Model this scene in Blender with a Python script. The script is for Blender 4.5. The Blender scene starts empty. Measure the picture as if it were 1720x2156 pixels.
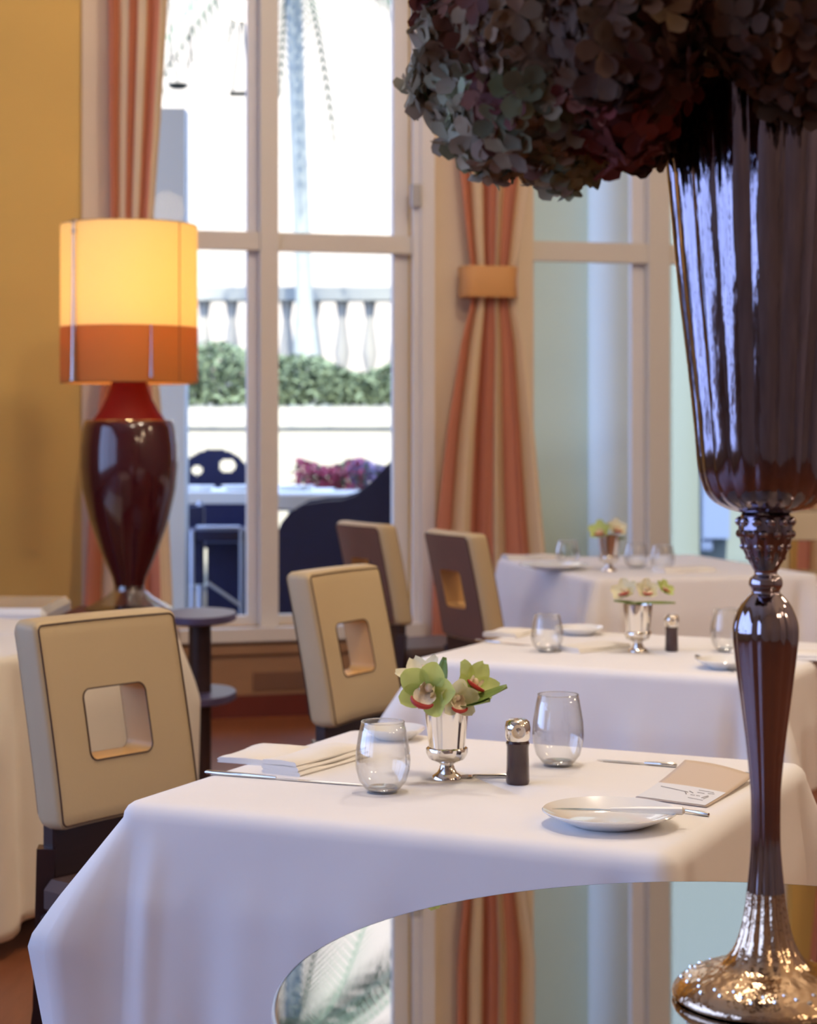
import bpy, math, random
from mathutils import Vector, Matrix
from math import sin, cos, pi, radians, atan2, sqrt, exp
random.seed(7)
sc = bpy.context.scene
COL = sc.collection

# ------------------------------------------------------------------ camera
F = 4000.0; CX = 860.0; HY = 900.0; EYE = 1.33
cam = bpy.data.cameras.new('camera'); camo = bpy.data.objects.new('camera', cam); COL.objects.link(camo)
camo.location = (0, 0, EYE); camo.rotation_euler = (pi/2, 0, 0)
cam.sensor_fit = 'AUTO'; cam.sensor_width = 36; cam.lens = F*36/2156
cam.shift_y = -(1078-HY)/2156
cam.dof.use_dof = True; cam.dof.focus_distance = 2.6; cam.dof.aperture_fstop = 6.6
cam.clip_end = 300
sc.camera = camo
sc.view_settings.view_transform = 'Standard'; sc.view_settings.look = 'None'
sc.view_settings.gamma = 1; sc.view_settings.use_curve_mapping = False
sc.view_settings.exposure = 0.64
# ------------------------------------------------------------------ world and sun
w = bpy.data.worlds.new('sky'); sc.world = w; w.use_nodes = True
bg = w.node_tree.nodes['Background']
bg.inputs[0].default_value = (0.42, 0.56, 1.0, 1); bg.inputs[1].default_value = 2.9
sd = bpy.data.lights.new('sun', 'SUN'); sd.energy = 8.0; sd.angle = radians(1.0); sd.color = (1, .94, .85)
so = bpy.data.objects.new('sun', sd); COL.objects.link(so)
so.rotation_euler = Vector((-.06, .72, -1.10)).to_track_quat('-Z', 'Y').to_euler()
WALL_U = Vector((0.9649, 0.2625, 0)); WALL_N = Vector((-0.2625, 0.9649, 0)); WALL_O = Vector((0, 9.0, 0))
WALL_ROT = atan2(0.2625, 0.9649)
def portal(name, loc, normal, sx, sy):
    d = bpy.data.lights.new(name, 'AREA'); d.shape = 'RECTANGLE'; d.size = sx; d.size_y = sy; d.energy = 1
    d.cycles.is_portal = True
    o = bpy.data.objects.new(name, d); COL.objects.link(o); o.location = loc
    o.rotation_euler = Vector(normal).to_track_quat('-Z', 'Z').to_euler()
    return o
portal('window_portal', (-4.95, 1.2, 2.2), (1, 0, 0), 9.4, 3.4)
FILL_E = 25.0
sc.cycles.max_bounces = 10; sc.cycles.transparent_max_bounces = 24; sc.cycles.caustics_reflective = False
sc.cycles.caustics_refractive = False; sc.cycles.sample_clamp_indirect = 4
sc.cycles.use_denoising = True
sc.cycles.glossy_bounces = 6; sc.cycles.transmission_bounces = 8

# ------------------------------------------------------------------ helpers
def P(px, py, Y): return Vector(((px-CX)/F*Y, Y, EYE-(py-HY)/F*Y))
def T(px, py, h=.75):
    Y = (EYE-h)*F/(py-HY); return Vector(((px-CX)/F*Y, Y, h))
def wall_u(px, off=0.0):
    # u along the window wall seen at pixel column px, at offset `off` along the outward normal
    t = (px-CX)/F
    o = WALL_O+WALL_N*off
    # X = t*Y ; o.x+u*ux = t*(o.y+u*uy)
    return (t*o.y-o.x)/(WALL_U.x-t*WALL_U.y)
def wall_z(px, py, off=0.0):
    u = wall_u(px, off); Y = (WALL_O+WALL_N*off+WALL_U*u).y
    return EYE-(py-HY)/F*Y
def tag(o, label=None, cat=None, group=None, kind=None):
    if label: o['label'] = label
    if cat: o['category'] = cat
    if group: o['group'] = group
    if kind: o['kind'] = kind
    return o
def empty(name, loc, rz=0, label=None, cat=None, group=None):
    o = bpy.data.objects.new(name, None); COL.objects.link(o); o.empty_display_size = .05
    o.location = loc; o.rotation_euler = (0, 0, rz)
    return tag(o, label, cat, group)
class MB:
    def __init__(s): s.v = []; s.f = []; s.m = []; s.uv = {}
    def add(s, vs, fs, mi=0, uvs=None):
        b = len(s.v); s.v += [tuple(x) for x in vs]
        for k, f in enumerate(fs):
            s.f.append(tuple(b+i for i in f)); s.m.append(mi)
        if uvs:
            for i, u in enumerate(uvs): s.uv[b+i] = u
        return s
    def box(s, x0, x1, y0, y1, z0, z1, mi=0, bev=0):
        if bev:
            b = bev
            # chamfered box: profile rings
            rings = [(z0, b), (z0+b, 0), (z1-b, 0), (z1, b)]
            vs = []
            for z, i in rings:
                c = b
                vs += [(x0+i+c*(0 if i else 1), y0+i, z), (x1-i-c*(0 if i else 1), y0+i, z), (x1-i, y0+i+c*(0 if i else 1), z), (x1-i, y1-i-c*(0 if i else 1), z),
                       (x1-i-c*(0 if i else 1), y1-i, z), (x0+i+c*(0 if i else 1), y1-i, z), (x0+i, y1-i-c*(0 if i else 1), z), (x0+i, y0+i+c*(0 if i else 1), z)]
            fs = [tuple(range(7, -1, -1)), tuple(range(24, 32))]
            for r in range(3):
                for k in range(8):
                    fs.append((r*8+k, r*8+(k+1) % 8, (r+1)*8+(k+1) % 8, (r+1)*8+k))
            return s.add(vs, fs, mi)
        vs = [(x0,y0,z0),(x1,y0,z0),(x1,y1,z0),(x0,y1,z0),(x0,y0,z1),(x1,y0,z1),(x1,y1,z1),(x0,y1,z1)]
        return s.add(vs, [(0,3,2,1),(4,5,6,7),(0,1,5,4),(1,2,6,5),(2,3,7,6),(3,0,4,7)], mi)
    def lathe(s, prof, c=(0,0,0), seg=32, rib=0, ribn=0, mi=0, cap0=False, cap1=False, sx=1, sy=1):
        vs = []
        for p in prof:
            r, z = p[0], p[1]; a = p[2] if len(p) > 2 else rib
            for k in range(seg):
                t = 2*pi*k/seg
                rr = r*(1+(a*(abs(cos(ribn*t/2))*2-1) if ribn else 0))
                vs.append((c[0]+rr*cos(t)*sx, c[1]+rr*sin(t)*sy, c[2]+z))
        fs = []
        for i in range(len(prof)-1):
            for k in range(seg):
                fs.append((i*seg+k, i*seg+(k+1) % seg, (i+1)*seg+(k+1) % seg, (i+1)*seg+k))
        if cap0: fs.append(tuple(range(seg-1, -1, -1)))
        if cap1: fs.append(tuple((len(prof)-1)*seg+k for k in range(seg)))
        return s.add(vs, fs, mi)
    def tube(s, pts, r, seg=8, mi=0, cap=True):
        pts = [Vector(p) for p in pts]; n = len(pts)
        rs = r if isinstance(r, (list, tuple)) else [r]*n
        vs = []; up = Vector((0, 0, 1))
        d0 = (pts[1]-pts[0]).normalized()
        if abs(d0.dot(up)) > .9: up = Vector((1, 0, 0))
        a = d0.cross(up).normalized()
        for i, p in enumerate(pts):
            d = (pts[min(i+1, n-1)]-pts[max(i-1, 0)]).normalized()
            a = (a-d*a.dot(d)).normalized(); b = d.cross(a)
            for k in range(seg):
                t = 2*pi*k/seg
                vs.append(p+(a*cos(t)+b*sin(t))*rs[i])
        fs = []
        for i in range(n-1):
            for k in range(seg):
                fs.append((i*seg+k, i*seg+(k+1) % seg, (i+1)*seg+(k+1) % seg, (i+1)*seg+k))
        if cap:
            fs.append(tuple(range(seg-1, -1, -1))); fs.append(tuple((n-1)*seg+k for k in range(seg)))
        return s.add(vs, fs, mi)
    def ball(s, c, r, u=12, v=8, mi=0, sz=1):
        prof = [(max(r*sin(pi*i/v), 1e-5), -r*cos(pi*i/v)*sz) for i in range(v+1)]
        return s.lathe(prof, c, u, mi=mi)
    def build(s, name, mats, parent=None, smooth=True, M=None, auto=35):
        me = bpy.data.meshes.new(name)
        me.from_pydata(s.v, [], s.f)
        if not isinstance(mats, (list, tuple)): mats = [mats]
        for m in mats: me.materials.append(m)
        me.polygons.foreach_set('material_index', s.m)
        if s.uv:
            ul = me.uv_layers.new(name='UVMap')
            for l in me.loops:
                ul.data[l.index].uv = s.uv.get(l.vertex_index, (0, 0))
        if smooth:
            me.polygons.foreach_set('use_smooth', [True]*len(me.polygons))
            if auto: me.set_sharp_from_angle(angle=radians(auto))
        me.validate(); me.update()
        o = bpy.data.objects.new(name, me); COL.objects.link(o)
        if parent is not None: o.parent = parent
        if M is not None: o.matrix_world = M
        return o
def copy_tree(o, parent=None):
    c = o.copy(); COL.objects.link(c)
    if parent is not None: c.parent = parent
    for ch in [x for x in bpy.data.objects if x.parent == o]:
        copy_tree(ch, c)
    return c

# ------------------------------------------------------------------ materials
def mat(name, color, rough=.5, metal=0, spec=.5, bump=0, bscale=60, var=0, vscale=6, sheen=0, trans=0, ior=1.45, emis=None, es=0, alpha=None, bstretch=None, coat=0):
    m = bpy.data.materials.new(name); m.use_nodes = True
    nt = m.node_tree; b = nt.nodes['Principled BSDF']
    b.inputs['Base Color'].default_value = (*color, 1); b.inputs['Roughness'].default_value = rough
    b.inputs['Metallic'].default_value = metal; b.inputs['Specular IOR Level'].default_value = spec
    b.inputs['IOR'].default_value = ior
    if trans: b.inputs['Transmission Weight'].default_value = trans
    if coat: b.inputs['Coat Weight'].default_value = coat; b.inputs['Coat Roughness'].default_value = .05
    if sheen: b.inputs['Sheen Weight'].default_value = sheen
    if emis: b.inputs['Emission Color'].default_value = (*emis, 1); b.inputs['Emission Strength'].default_value = es
    tc = nt.nodes.new('ShaderNodeTexCoord'); src = tc.outputs['Object']
    if bstretch:
        mp = nt.nodes.new('ShaderNodeMapping'); mp.inputs['Scale'].default_value = bstretch
        nt.links.new(src, mp.inputs[0]); src = mp.outputs[0]
    n = nt.nodes.new('ShaderNodeTexNoise'); n.inputs['Scale'].default_value = vscale; n.inputs['Detail'].default_value = 4
    nt.links.new(src, n.inputs['Vector'])
    mx = nt.nodes.new('ShaderNodeMix'); mx.data_type = 'RGBA'
    mx.inputs[6].default_value = (*[c*(1-var) for c in color], 1); mx.inputs[7].default_value = (*[min(1, c*(1+var)) for c in color], 1)
    nt.links.new(n.outputs['Fac'], mx.inputs[0]); nt.links.new(mx.outputs[2], b.inputs['Base Color'])
    if bump:
        n2 = nt.nodes.new('ShaderNodeTexNoise'); n2.inputs['Scale'].default_value = bscale; n2.inputs['Detail'].default_value = 3
        nt.links.new(src, n2.inputs['Vector'])
        bp = nt.nodes.new('ShaderNodeBump'); bp.inputs['Strength'].default_value = bump; bp.inputs['Distance'].default_value = .01
        nt.links.new(n2.outputs['Fac'], bp.inputs['Height']); nt.links.new(bp.outputs[0], b.inputs['Normal'])
    return m
def glass_mat(name, tint=(1, 1, 1), base=.03, edge=.75, rough=0.0):
    m = bpy.data.materials.new(name); m.use_nodes = True; nt = m.node_tree
    for n in list(nt.nodes): nt.nodes.remove(n)
    out = nt.nodes.new('ShaderNodeOutputMaterial'); tr = nt.nodes.new('ShaderNodeBsdfTransparent'); gl = nt.nodes.new('ShaderNodeBsdfGlossy')
    tr.inputs[0].default_value = (*tint, 1); gl.inputs['Roughness'].default_value = rough
    lw = nt.nodes.new('ShaderNodeLayerWeight'); lw.inputs[0].default_value = .25
    mr = nt.nodes.new('ShaderNodeMapRange'); mr.inputs[3].default_value = base; mr.inputs[4].default_value = edge
    nt.links.new(lw.outputs['Facing'], mr.inputs[0])
    pw = nt.nodes.new('ShaderNodeMath'); pw.operation = 'POWER'; pw.inputs[1].default_value = 1.0
    nt.links.new(mr.outputs[0], pw.inputs[0])
    mx = nt.nodes.new('ShaderNodeMixShader'); nt.links.new(pw.outputs[0], mx.inputs[0]); nt.links.new(tr.outputs[0], mx.inputs[1]); nt.links.new(gl.outputs[0], mx.inputs[2])
    nt.links.new(mx.outputs[0], out.inputs[0])
    return m
def stripe_mat(name, c1, c2, n, rough=.7, trans=.25):
    m = mat(name, c1, rough); nt = m.node_tree; b = nt.nodes['Principled BSDF']
    uv = nt.nodes.new('ShaderNodeUVMap'); sx = nt.nodes.new('ShaderNodeSeparateXYZ'); nt.links.new(uv.outputs[0], sx.inputs[0])
    mu = nt.nodes.new('ShaderNodeMath'); mu.operation = 'MULTIPLY'; mu.inputs[1].default_value = n/2; nt.links.new(sx.outputs[0], mu.inputs[0])
    fr = nt.nodes.new('ShaderNodeMath'); fr.operation = 'FRACT'; nt.links.new(mu.outputs[0], fr.inputs[0])
    gt = nt.nodes.new('ShaderNodeMath'); gt.operation = 'GREATER_THAN'; gt.inputs[1].default_value = .55; nt.links.new(fr.outputs[0], gt.inputs[0])
    mx = nt.nodes.new('ShaderNodeMix'); mx.data_type = 'RGBA'; mx.inputs[6].default_value = (*c1, 1); mx.inputs[7].default_value = (*c2, 1)
    nt.links.new(gt.outputs[0], mx.inputs[0]); nt.links.new(mx.outputs[2], b.inputs['Base Color'])
    tl = nt.nodes.new('ShaderNodeBsdfTranslucent'); nt.links.new(mx.outputs[2], tl.inputs[0])
    ms = nt.nodes.new('ShaderNodeMixShader'); ms.inputs[0].default_value = trans
    out = nt.nodes['Material Output']
    nt.links.new(b.outputs[0], ms.inputs[1]); nt.links.new(tl.outputs[0], ms.inputs[2]); nt.links.new(ms.outputs[0], out.inputs[0])
    return m
def translucent_mat(name, col, f=.5, rough=.8):
    m = mat(name, col, rough); nt = m.node_tree; b = nt.nodes['Principled BSDF']
    tl = nt.nodes.new('ShaderNodeBsdfTranslucent'); tl.inputs[0].default_value = (*col, 1)
    ms = nt.nodes.new('ShaderNodeMixShader'); ms.inputs[0].default_value = f
    nt.links.new(b.outputs[0], ms.inputs[1]); nt.links.new(tl.outputs[0], ms.inputs[2]); nt.links.new(ms.outputs[0], nt.nodes['Material Output'].inputs[0])
    return m
def attr_mat(name, rough=.7, trans=.3):
    m = bpy.data.materials.new(name); m.use_nodes = True; nt = m.node_tree; b = nt.nodes['Principled BSDF']
    b.inputs['Roughness'].default_value = rough; b.inputs['Specular IOR Level'].default_value = .3
    a = nt.nodes.new('ShaderNodeAttribute'); a.attribute_name = 'petal'; nt.links.new(a.outputs[0], b.inputs['Base Color'])
    tl = nt.nodes.new('ShaderNodeBsdfTranslucent'); nt.links.new(a.outputs[0], tl.inputs[0])
    ms = nt.nodes.new('ShaderNodeMixShader'); ms.inputs[0].default_value = trans
    nt.links.new(b.outputs[0], ms.inputs[1]); nt.links.new(tl.outputs[0], ms.inputs[2]); nt.links.new(ms.outputs[0], nt.nodes['Material Output'].inputs[0])
    return m

M = {}
M['wall'] = mat('ochre_paint', (.70, .44, .12), .75, var=.04, vscale=1.5, bump=.03, bscale=80)
M['wallpale'] = mat('pale_paint', (.72, .58, .42), .7, var=.03)
M['wallroom'] = mat('room_paint', (.32, .25, .20), .8, var=.1, vscale=1)
M['ceil'] = mat('ceiling_paint', (.62, .55, .44), .8)
M['frame'] = mat('window_paint', (.66, .60, .52), .45, var=.03, vscale=3)
M['frame2'] = mat('casing_paint', (.70, .66, .64), .45, var=.03, vscale=3)
M['wains'] = mat('brown_panel', (.30, .16, .08), .5, var=.12, vscale=3, bstretch=(1, 1, 8))
M['wains_shade'] = mat('shadow_brown', (.17, .08, .045), .5, var=.12)
M['floor'] = mat('wood_floor', (.20, .062, .022), .35, var=.35, vscale=5, bstretch=(12, 1, 1), bump=.06, bscale=20)
M['cloth'] = mat('white_linen', (.88, .86, .86), .85, sheen=.2, bump=.45, bscale=5, var=.02)
M['clothb'] = mat('cream_linen', (.76, .70, .60), .85, sheen=.2, bump=.4, bscale=4, var=.02)
M['napkin'] = mat('napkin_linen', (.86, .82, .76), .85, bump=.12, bscale=40)
M['cream'] = mat('cream_leather', (.50, .38, .22), .5, var=.04, bump=.03, bscale=120)
M['brown'] = mat('brown_leather', (.20, .105, .075), .42, var=.12, bump=.04, bscale=120)
M['tan'] = mat('tan_leather', (.62, .36, .13), .5, var=.05)
M['piping'] = mat('dark_piping', (.06, .025, .015), .5)
M['darkwood'] = mat('dark_wood', (.035, .018, .018), .32, var=.2, vscale=8, bstretch=(1, 1, 8))
M['redwood'] = mat('red_brown_wood', (.12, .022, .015), .35, var=.2, vscale=8)
M['silver'] = mat('polished_silver', (.86, .82, .76), .1, metal=1)
M['steel'] = mat('polished_steel', (.72, .70, .66), .15, metal=1)
M['chrome'] = mat('smoked_mercury_glass', (.25, .22, .28), .07, metal=1, var=.45, vscale=24, bstretch=(6, 6, .35), bump=.10, bscale=22)
M['chromel'] = mat('silvered_glass', (.36, .32, .37), .06, metal=1, var=.2, vscale=8)
M['base'] = mat('amber_silvered_glass', (.62, .46, .32), .08, metal=1, var=.3, vscale=30, bump=.25, bscale=90)
M['mirror'] = mat('smoked_mirror', (.44, .42, .42), .004, metal=1)
M['mirroredge'] = mat('mirror_glass_edge', (.62, .72, .74), .15)
M['glass'] = glass_mat('clear_drinking_glass', (.985, .99, .99), .015, .85)
M['pane'] = glass_mat('window_glass', (.97, .99, .985), .001, .22)
M['crystal'] = mat('clear_crystal', (.95, .97, 1), .02, trans=1, ior=1.5)
M['rodglass'] = glass_mat('cut_rod_glass', (.9, .93, 1), .38, .95, .05)
M['ivory'] = mat('white_handle', (.85, .84, .80), .3)
M['footglass'] = glass_mat('lamp_foot_glass', (.75, .78, .82), .12, .8, .08)
M['porcelain'] = mat('white_porcelain', (.83, .83, .82), .12, coat=.6)
M['pepper'] = mat('dark_grinder_body', (.045, .018, .02), .25, coat=.5, var=.3, vscale=40)
M['lampred'] = mat('oxblood_glaze', (.05, .005, .009), .16, coat=.8, var=.3, vscale=3)
M['lampneck'] = mat('red_glaze', (.10, .003, .006), .55, spec=.08)
M['shade'] = translucent_mat('cream_shade', (.95, .82, .50), .6)
M['shadeband'] = translucent_mat('orange_shade_band', (.56, .24, .06), .38)
M['seam'] = mat('shade_seam', (.25, .12, .04), .7)
M['curtain'] = stripe_mat('striped_silk', (.58, .215, .125), (.78, .59, .36), 6)
M['tie'] = mat('tan_silk_tieback', (.62, .30, .10), .55, var=.05)
M['card'] = mat('beige_card', (.62, .50, .40), .6)
M['cardw'] = mat('pale_card_print', (.80, .82, .88), .5)
M['ink'] = mat('grey_ink', (.30, .28, .28), .6)
M['petalg'] = translucent_mat('lime_petal', (.62, .72, .25), .35, .5)
M['petalw'] = translucent_mat('cream_petal', (.86, .82, .58), .35, .5)
M['lip'] = mat('burgundy_lip', (.42, .03, .02), .45)
M['lipc'] = mat('cream_lip', (.82, .68, .50), .5, var=.25, vscale=200)
M['leaf'] = mat('orchid_leaf', (.20, .28, .06), .4, var=.3, vscale=30)
M['hyd'] = attr_mat('hydrangea_petals', .75, .25)
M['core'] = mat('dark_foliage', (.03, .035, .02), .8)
# outdoors
M['facade'] = mat('sunlit_render', (.52, .44, .33), .9)
M['stone'] = mat('patio_stone', (.60, .62, .60), .8, var=.05)
M['wing'] = mat('grey_green_render', (.80, .88, .74), .85, var=.03, vscale=1)
M['wingl'] = mat('pale_column_render', (.88, .93, .88), .85)
M['rail'] = mat('balustrade_stone', (.38, .38, .33), .8)
M['planter'] = mat('white_planter', (.56, .52, .41), .8)
M['hedge'] = mat('hazed_leaves', (.15, .20, .12), .8, var=.5, vscale=8)  # green paled and greyed to stand in for haze through the glass
M['navy'] = mat('navy_wicker', (.008, .012, .06), .45, var=.4, vscale=30)
M['ground'] = mat('dark_slate_paving', (.008, .012, .03), .5)
M['trunk'] = mat('palm_bark', (.34, .36, .32), .9, var=.15, vscale=4, bstretch=(1, 1, 4))
M['frond'] = mat('palm_frond', (.14, .20, .12), .7)
M['alum'] = mat('pale_metal', (.55, .60, .72), .35, metal=.5)
M['outcloth'] = mat('outdoor_white_cloth', (.85, .87, .85), .8)
M['iron'] = mat('dark_iron', (.06, .08, .07), .5)
M['pinkf'] = mat('bougainvillea_pink', (.60, .12, .20), .7)
M['purplef'] = mat('purple_petals', (.46, .34, .56), .7)

# ================================================================== SETTING
WM = Matrix.Translation(WALL_O) @ Matrix.Rotation(WALL_ROT, 4, 'Z')
def struct(name, mb, m, MW=None, smooth=False, label=None):
    o = mb.build(name, m, None, smooth=smooth, M=MW)
    o['kind'] = 'structure'
    if label: o['label'] = label
    return o
CEIL = 4.9
mb = MB(); mb.box(-5.0, 5.2, -3.0, 11.2, -.06, 0); struct('floor', mb, M['floor'], label='dark red-brown wooden floor')
mb = MB(); mb.box(-5.2, 5.4, -3.2, 11.4, CEIL, CEIL+.1); struct('ceiling', mb, M['ceil'])
mb = MB(); mb.box(-5.2, 5.4, 11.4, 12.5, 5.4, 5.5); mb.box(-5.2, 5.4, 11.3, 11.4, CEIL, 5.5); struct('shade_slab', mb, M['ceil'])  # unseen overhang added to keep the sun off the outdoor wing wall
mb = MB(); mb.box(-5.2, 5.4, -3.2, -3.0, 0, CEIL); struct('wall_back', mb, M['wallroom'])
mb = MB(); mb.box(5.2, 5.4, -3.0, 10.4, 0, CEIL); struct('wall_right', mb, M['wallroom'])
# left wall with a broad band of windows
mb = MB(); mb.box(-5.2, -5.0, -3.0, 7.7, 0, .5); mb.box(-5.2, -5.0, -3.0, 7.7, 3.9, CEIL)
mb.box(-5.2, -5.0, -3.0, -2.6, .5, 3.9); mb.box(-5.2, -5.0, 5.6, 7.7, .5, 3.9)
for y in (-.2, 2.3): mb.box(-5.2, -5.0, y-.1, y+.1, .5, 3.9)
struct('wall_left', mb, M['wallroom'])
# window wall: u coordinates
uA0 = wall_u(262); uA1 = wall_u(866)
uB0 = wall_u(1118); uB1 = wall_u(1665)
zsillA = wall_z(560, 1318)
mb = MB()
TH = .22
ztop = 4.55
zs = zsillA
mb.box(-5.4, uA0, 0, TH, 0, CEIL); mb.box(uA1, uB0, 0, TH, 0, CEIL); mb.box(uB1, 5.6, 0, TH, 0, CEIL)
mb.box(uA0, uA1, 0, TH, ztop, CEIL); mb.box(uB0, uB1, 0, TH, ztop, CEIL)
mb.box(uA0, uA1, 0, TH, 0, zs); mb.box(uB0, uB1, 0, TH, 0, zs)
struct('wall_front', mb, M['wall'], WM, label='ochre painted wall around the two tall windows')
# pale strip beside the left curtain and casing right of window 1
mb = MB(); mb.box(wall_u(172), uA0+.0, -.025, .0, .0, CEIL); struct('trim_1', mb, M['wallpale'], WM)
mb = MB(); mb.box(uA1-.0, wall_u(908), -.035, .0, 0, CEIL); mb.box(wall_u(880), wall_u(908), -.06, -.035, 0, CEIL); struct('trim_2', mb, M['frame2'], WM)
mb = MB(); mb.box(wall_u(1085), uB0, -.03, 0, 0, CEIL, 0); mb.box(wall_u(908), wall_u(1085), -.02, 0, 0, CEIL); struct('trim_3', mb, M['wallpale'], WM)
# sill and brown wainscot under window 1
mb = MB(); mb.box(wall_u(372), wall_u(880), -.10, .02, wall_z(560, 1345), zs); struct('trim_4', mb, M['frame'], WM, label='cream window sill')
mb = MB(); mb.box(wall_u(172), wall_u(905), -.06, 0, .10, wall_z(560, 1347)); mb.box(wall_u(172), wall_u(905), -.08, -.06, wall_z(560, 1372), wall_z(560, 1352))
struct('trim_5', mb, M['wains'], WM, label='brown wainscot panelling below the sill')
mb = MB(); mb.box(wall_u(528), wall_u(640), -.068, -.05, .12, wall_z(560, 1412)); struct('wainscot_shadow', mb, M['wains_shade'], WM)  # shadow on the wainscot, put in as a darker brown slab
mb = MB(); mb.box(-4.8, 5.0, -.085, 0, 0, .10); struct('baseboard_front', mb, M['redwood'], WM)
def window(name, jamb0, jamb1, panes, trans, zb, zt, label):
    """panes: list of (px left, px right) of glass; trans: (z bottom, z top) of the transom."""
    root = empty(name, (0, 0, 0)); root.matrix_world = WM; root['kind'] = 'structure'; root['label'] = label
    fr = MB()
    y0, y1 = .03, .10
    ed = [wall_u(p[0], y0) for p in panes], [wall_u(p[1], y0) for p in panes]
    # outer stiles and mullions between panes
    xs = [jamb0]+[v for a, b in zip(*ed) for v in (a, b)]+[jamb1]
    for k in range(0, len(xs), 2):
        a, b = xs[k], xs[k+1]
        fr.box(a, b, y0+.02, y1, zb, zt)
    for a, b in zip(*ed):
        fr.box(a, b, y0+.02, y1, zb, zb+.045); fr.box(a, b, y0+.02, y1, zt-.08, zt)
    f = fr.build('window_frame', M['frame2'], root, smooth=False)
    # warm face profiles nearer the room
    fm = MB()
    for k in range(2, len(xs)-2, 2):
        a, b = xs[k], xs[k+1]
        fm.box(a+(b-a)*.36, b, -.02, y0+.02, zb, zt)
    fm.box(jamb0, jamb1, -.004, y0+.02, trans[0], trans[1])
    fm.build('mullion', M['frame'], root, smooth=False)
    for a, b in zip(*ed):
        for z0, z1 in ((zb+.045, trans[0]), (trans[1], zt-.08)):
            g = MB(); g.box(a, b, .058, .066, z0, z1); g.build('pane', M['pane'], root, smooth=False)
    return root
zt0 = wall_z(560, 527); zt1 = wall_z(560, 489)
W1 = window('window_1', uA0, uA1, [(276, 523), (582, 831)], (zt0, zt1), zs, ztop, 'tall white framed window behind the table lamp')
lt = MB(); lt.box(wall_u(866, -.06), wall_u(884, -.06), -.075, -.036, wall_z(870, 438), wall_z(870, 392)); lt.build('latch', mat('grey_latch', (.32, .31, .33), .4, metal=.4), W1, smooth=False)
zq0 = wall_z(1230, 551); zq1 = wall_z(1230, 510)
W2 = window('window_2', uB0, uB1, [(1127, 1334), (1402, 1612)], (zq0, zq1), zs, ztop, 'tall window right of the pleated curtain')
# windows of the left wall
for i, (a, b) in enumerate(((-2.6, -.3), (-.1, 2.2), (2.4, 5.6))):
    r = empty('window_%d' % (i+3), (0, 0, 0)); r['kind'] = 'structure'; r['label'] = 'side window of the dining room'
    g = MB(); g.box(-5.15, -5.05, a, b, .5, .58); g.box(-5.15, -5.05, a, b, 3.82, 3.9); g.box(-5.15, -5.05, (a+b)/2-.04, (a+b)/2+.04, .58, 3.82)
    g.build('window_frame', M['frame2'], r, smooth=False)
    g = MB(); g.box(-5.10, -5.095, a, b, .58, 3.82); g.build('pane', M['pane'], r, smooth=False)

# ================================================================== OUTDOORS
GZ = .05
mb = MB(); mb.box(-40, 40, 9.0, 60, GZ-.12, GZ-.06)
g = struct('patio_ground', mb, M['ground'], label='dark slate patio outside the windows')
mb = MB(); mb.box(-16, 1.6, 29, 29.5, 0, 14); struct('facade', mb, M['facade'], label='sunlit cream building across the patio')
# side wing seen through window 2
mb = MB(); mb.box(1.15, 1.15+.0, 14, 14, 0, 1) if False else None
YW = 12.6
def X(px, Y): return (px-CX)/F*Y
mb.v = []; mb.f = []; mb.m = []
mb.box(X(1040, YW), X(1415, YW), YW, YW+.5, GZ-.06, 6.5)
struct('wing_wall', mb, M['wing'], label='grey-green building wall outside the right window')
mb = MB(); mb.lathe([(.24, 0), (.24, 6.3)], (X(1315, YW-.1), YW-.1, GZ-.06), 32, cap0=True, cap1=True)
struct('wing_column', mb, M['wingl'], smooth=True, label='pale round column against the grey-green wall')
mb = MB(); mb.box(X(1395, 16), X(1720, 16)+3, 16, 16.5, GZ-.06, 7.5)
struct('wing_far_wall', mb, mat('pale_blue_render', (.20, .24, .22), .85), label='pale blue wall further along the patio')
mb = MB(); mb.box(X(1480, 15.9), X(1535, 15.9), 15.88, 15.98, .4, 1.3); mb.box(X(1478, 15.9), X(1500, 15.9), 15.90, 15.98, .3, 3.2)
o = mb.build('shuttered_window', mat('slate_blue_shutter', (.16, .22, .36), .5), None, smooth=False); tag(o, 'blue-grey shutter on the pale wall beyond the right window', 'shutter')
# grey pillar seen left
pr = empty('patio_pillar', (X(358, 12.0), 12.0, GZ-.06), 0, 'pale blue-grey square pillar outside behind the lamp', 'pillar')
mb = MB(); mb.box(-.105, .105, -.1, .1, 0, 2.6+.74); mb.build('shaft', mat('pillar_paint', (.68, .74, .80), .8), pr, smooth=False)
mb = MB(); mb.box(-.12, .12, -.12, .12, 0, .12); mb.build('plinth', M['stone'], pr, smooth=False)
# planter wall, hedge, balustrade
YP = 16.0
zp = EYE-(856-HY)/F*YP
pl = empty('planter_wall', (0, YP, GZ-.06), 0, 'long white planter wall under the hedge', 'planter')
mb = MB(); mb.box(-4.6, .7, 0, 1.2, 0, zp-.17); mb.build('wall_body', M['planter'], pl, smooth=False)
mb = MB(); mb.box(-4.6, .7, -.03, 1.2, zp-.155, zp-.05+.05); mb.build('coping', M['planter'], pl, smooth=False)
rnd = random.Random(3)
def leaf_cloud(name, n, fn, size, m, label, cat, kind=None):
    vs = MB()
    for i in range(n):
        c, nr = fn(rnd)
        a = Vector((rnd.uniform(-1, 1), rnd.uniform(-1, 1), rnd.uniform(-1, 1))).normalized()
        b = a.cross(Vector((rnd.uniform(-1, 1), rnd.uniform(-1, 1), rnd.uniform(-1, 1)))).normalized()
        s = size*rnd.uniform(.6, 1.3)
        vs.add([c-a*s, c+b*s*.45, c+a*s, c-b*s*.45], [(0, 1, 2, 3)])
    o = vs.build(name, m, None, smooth=False)
    return tag(o, label, cat, kind=kind)
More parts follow.
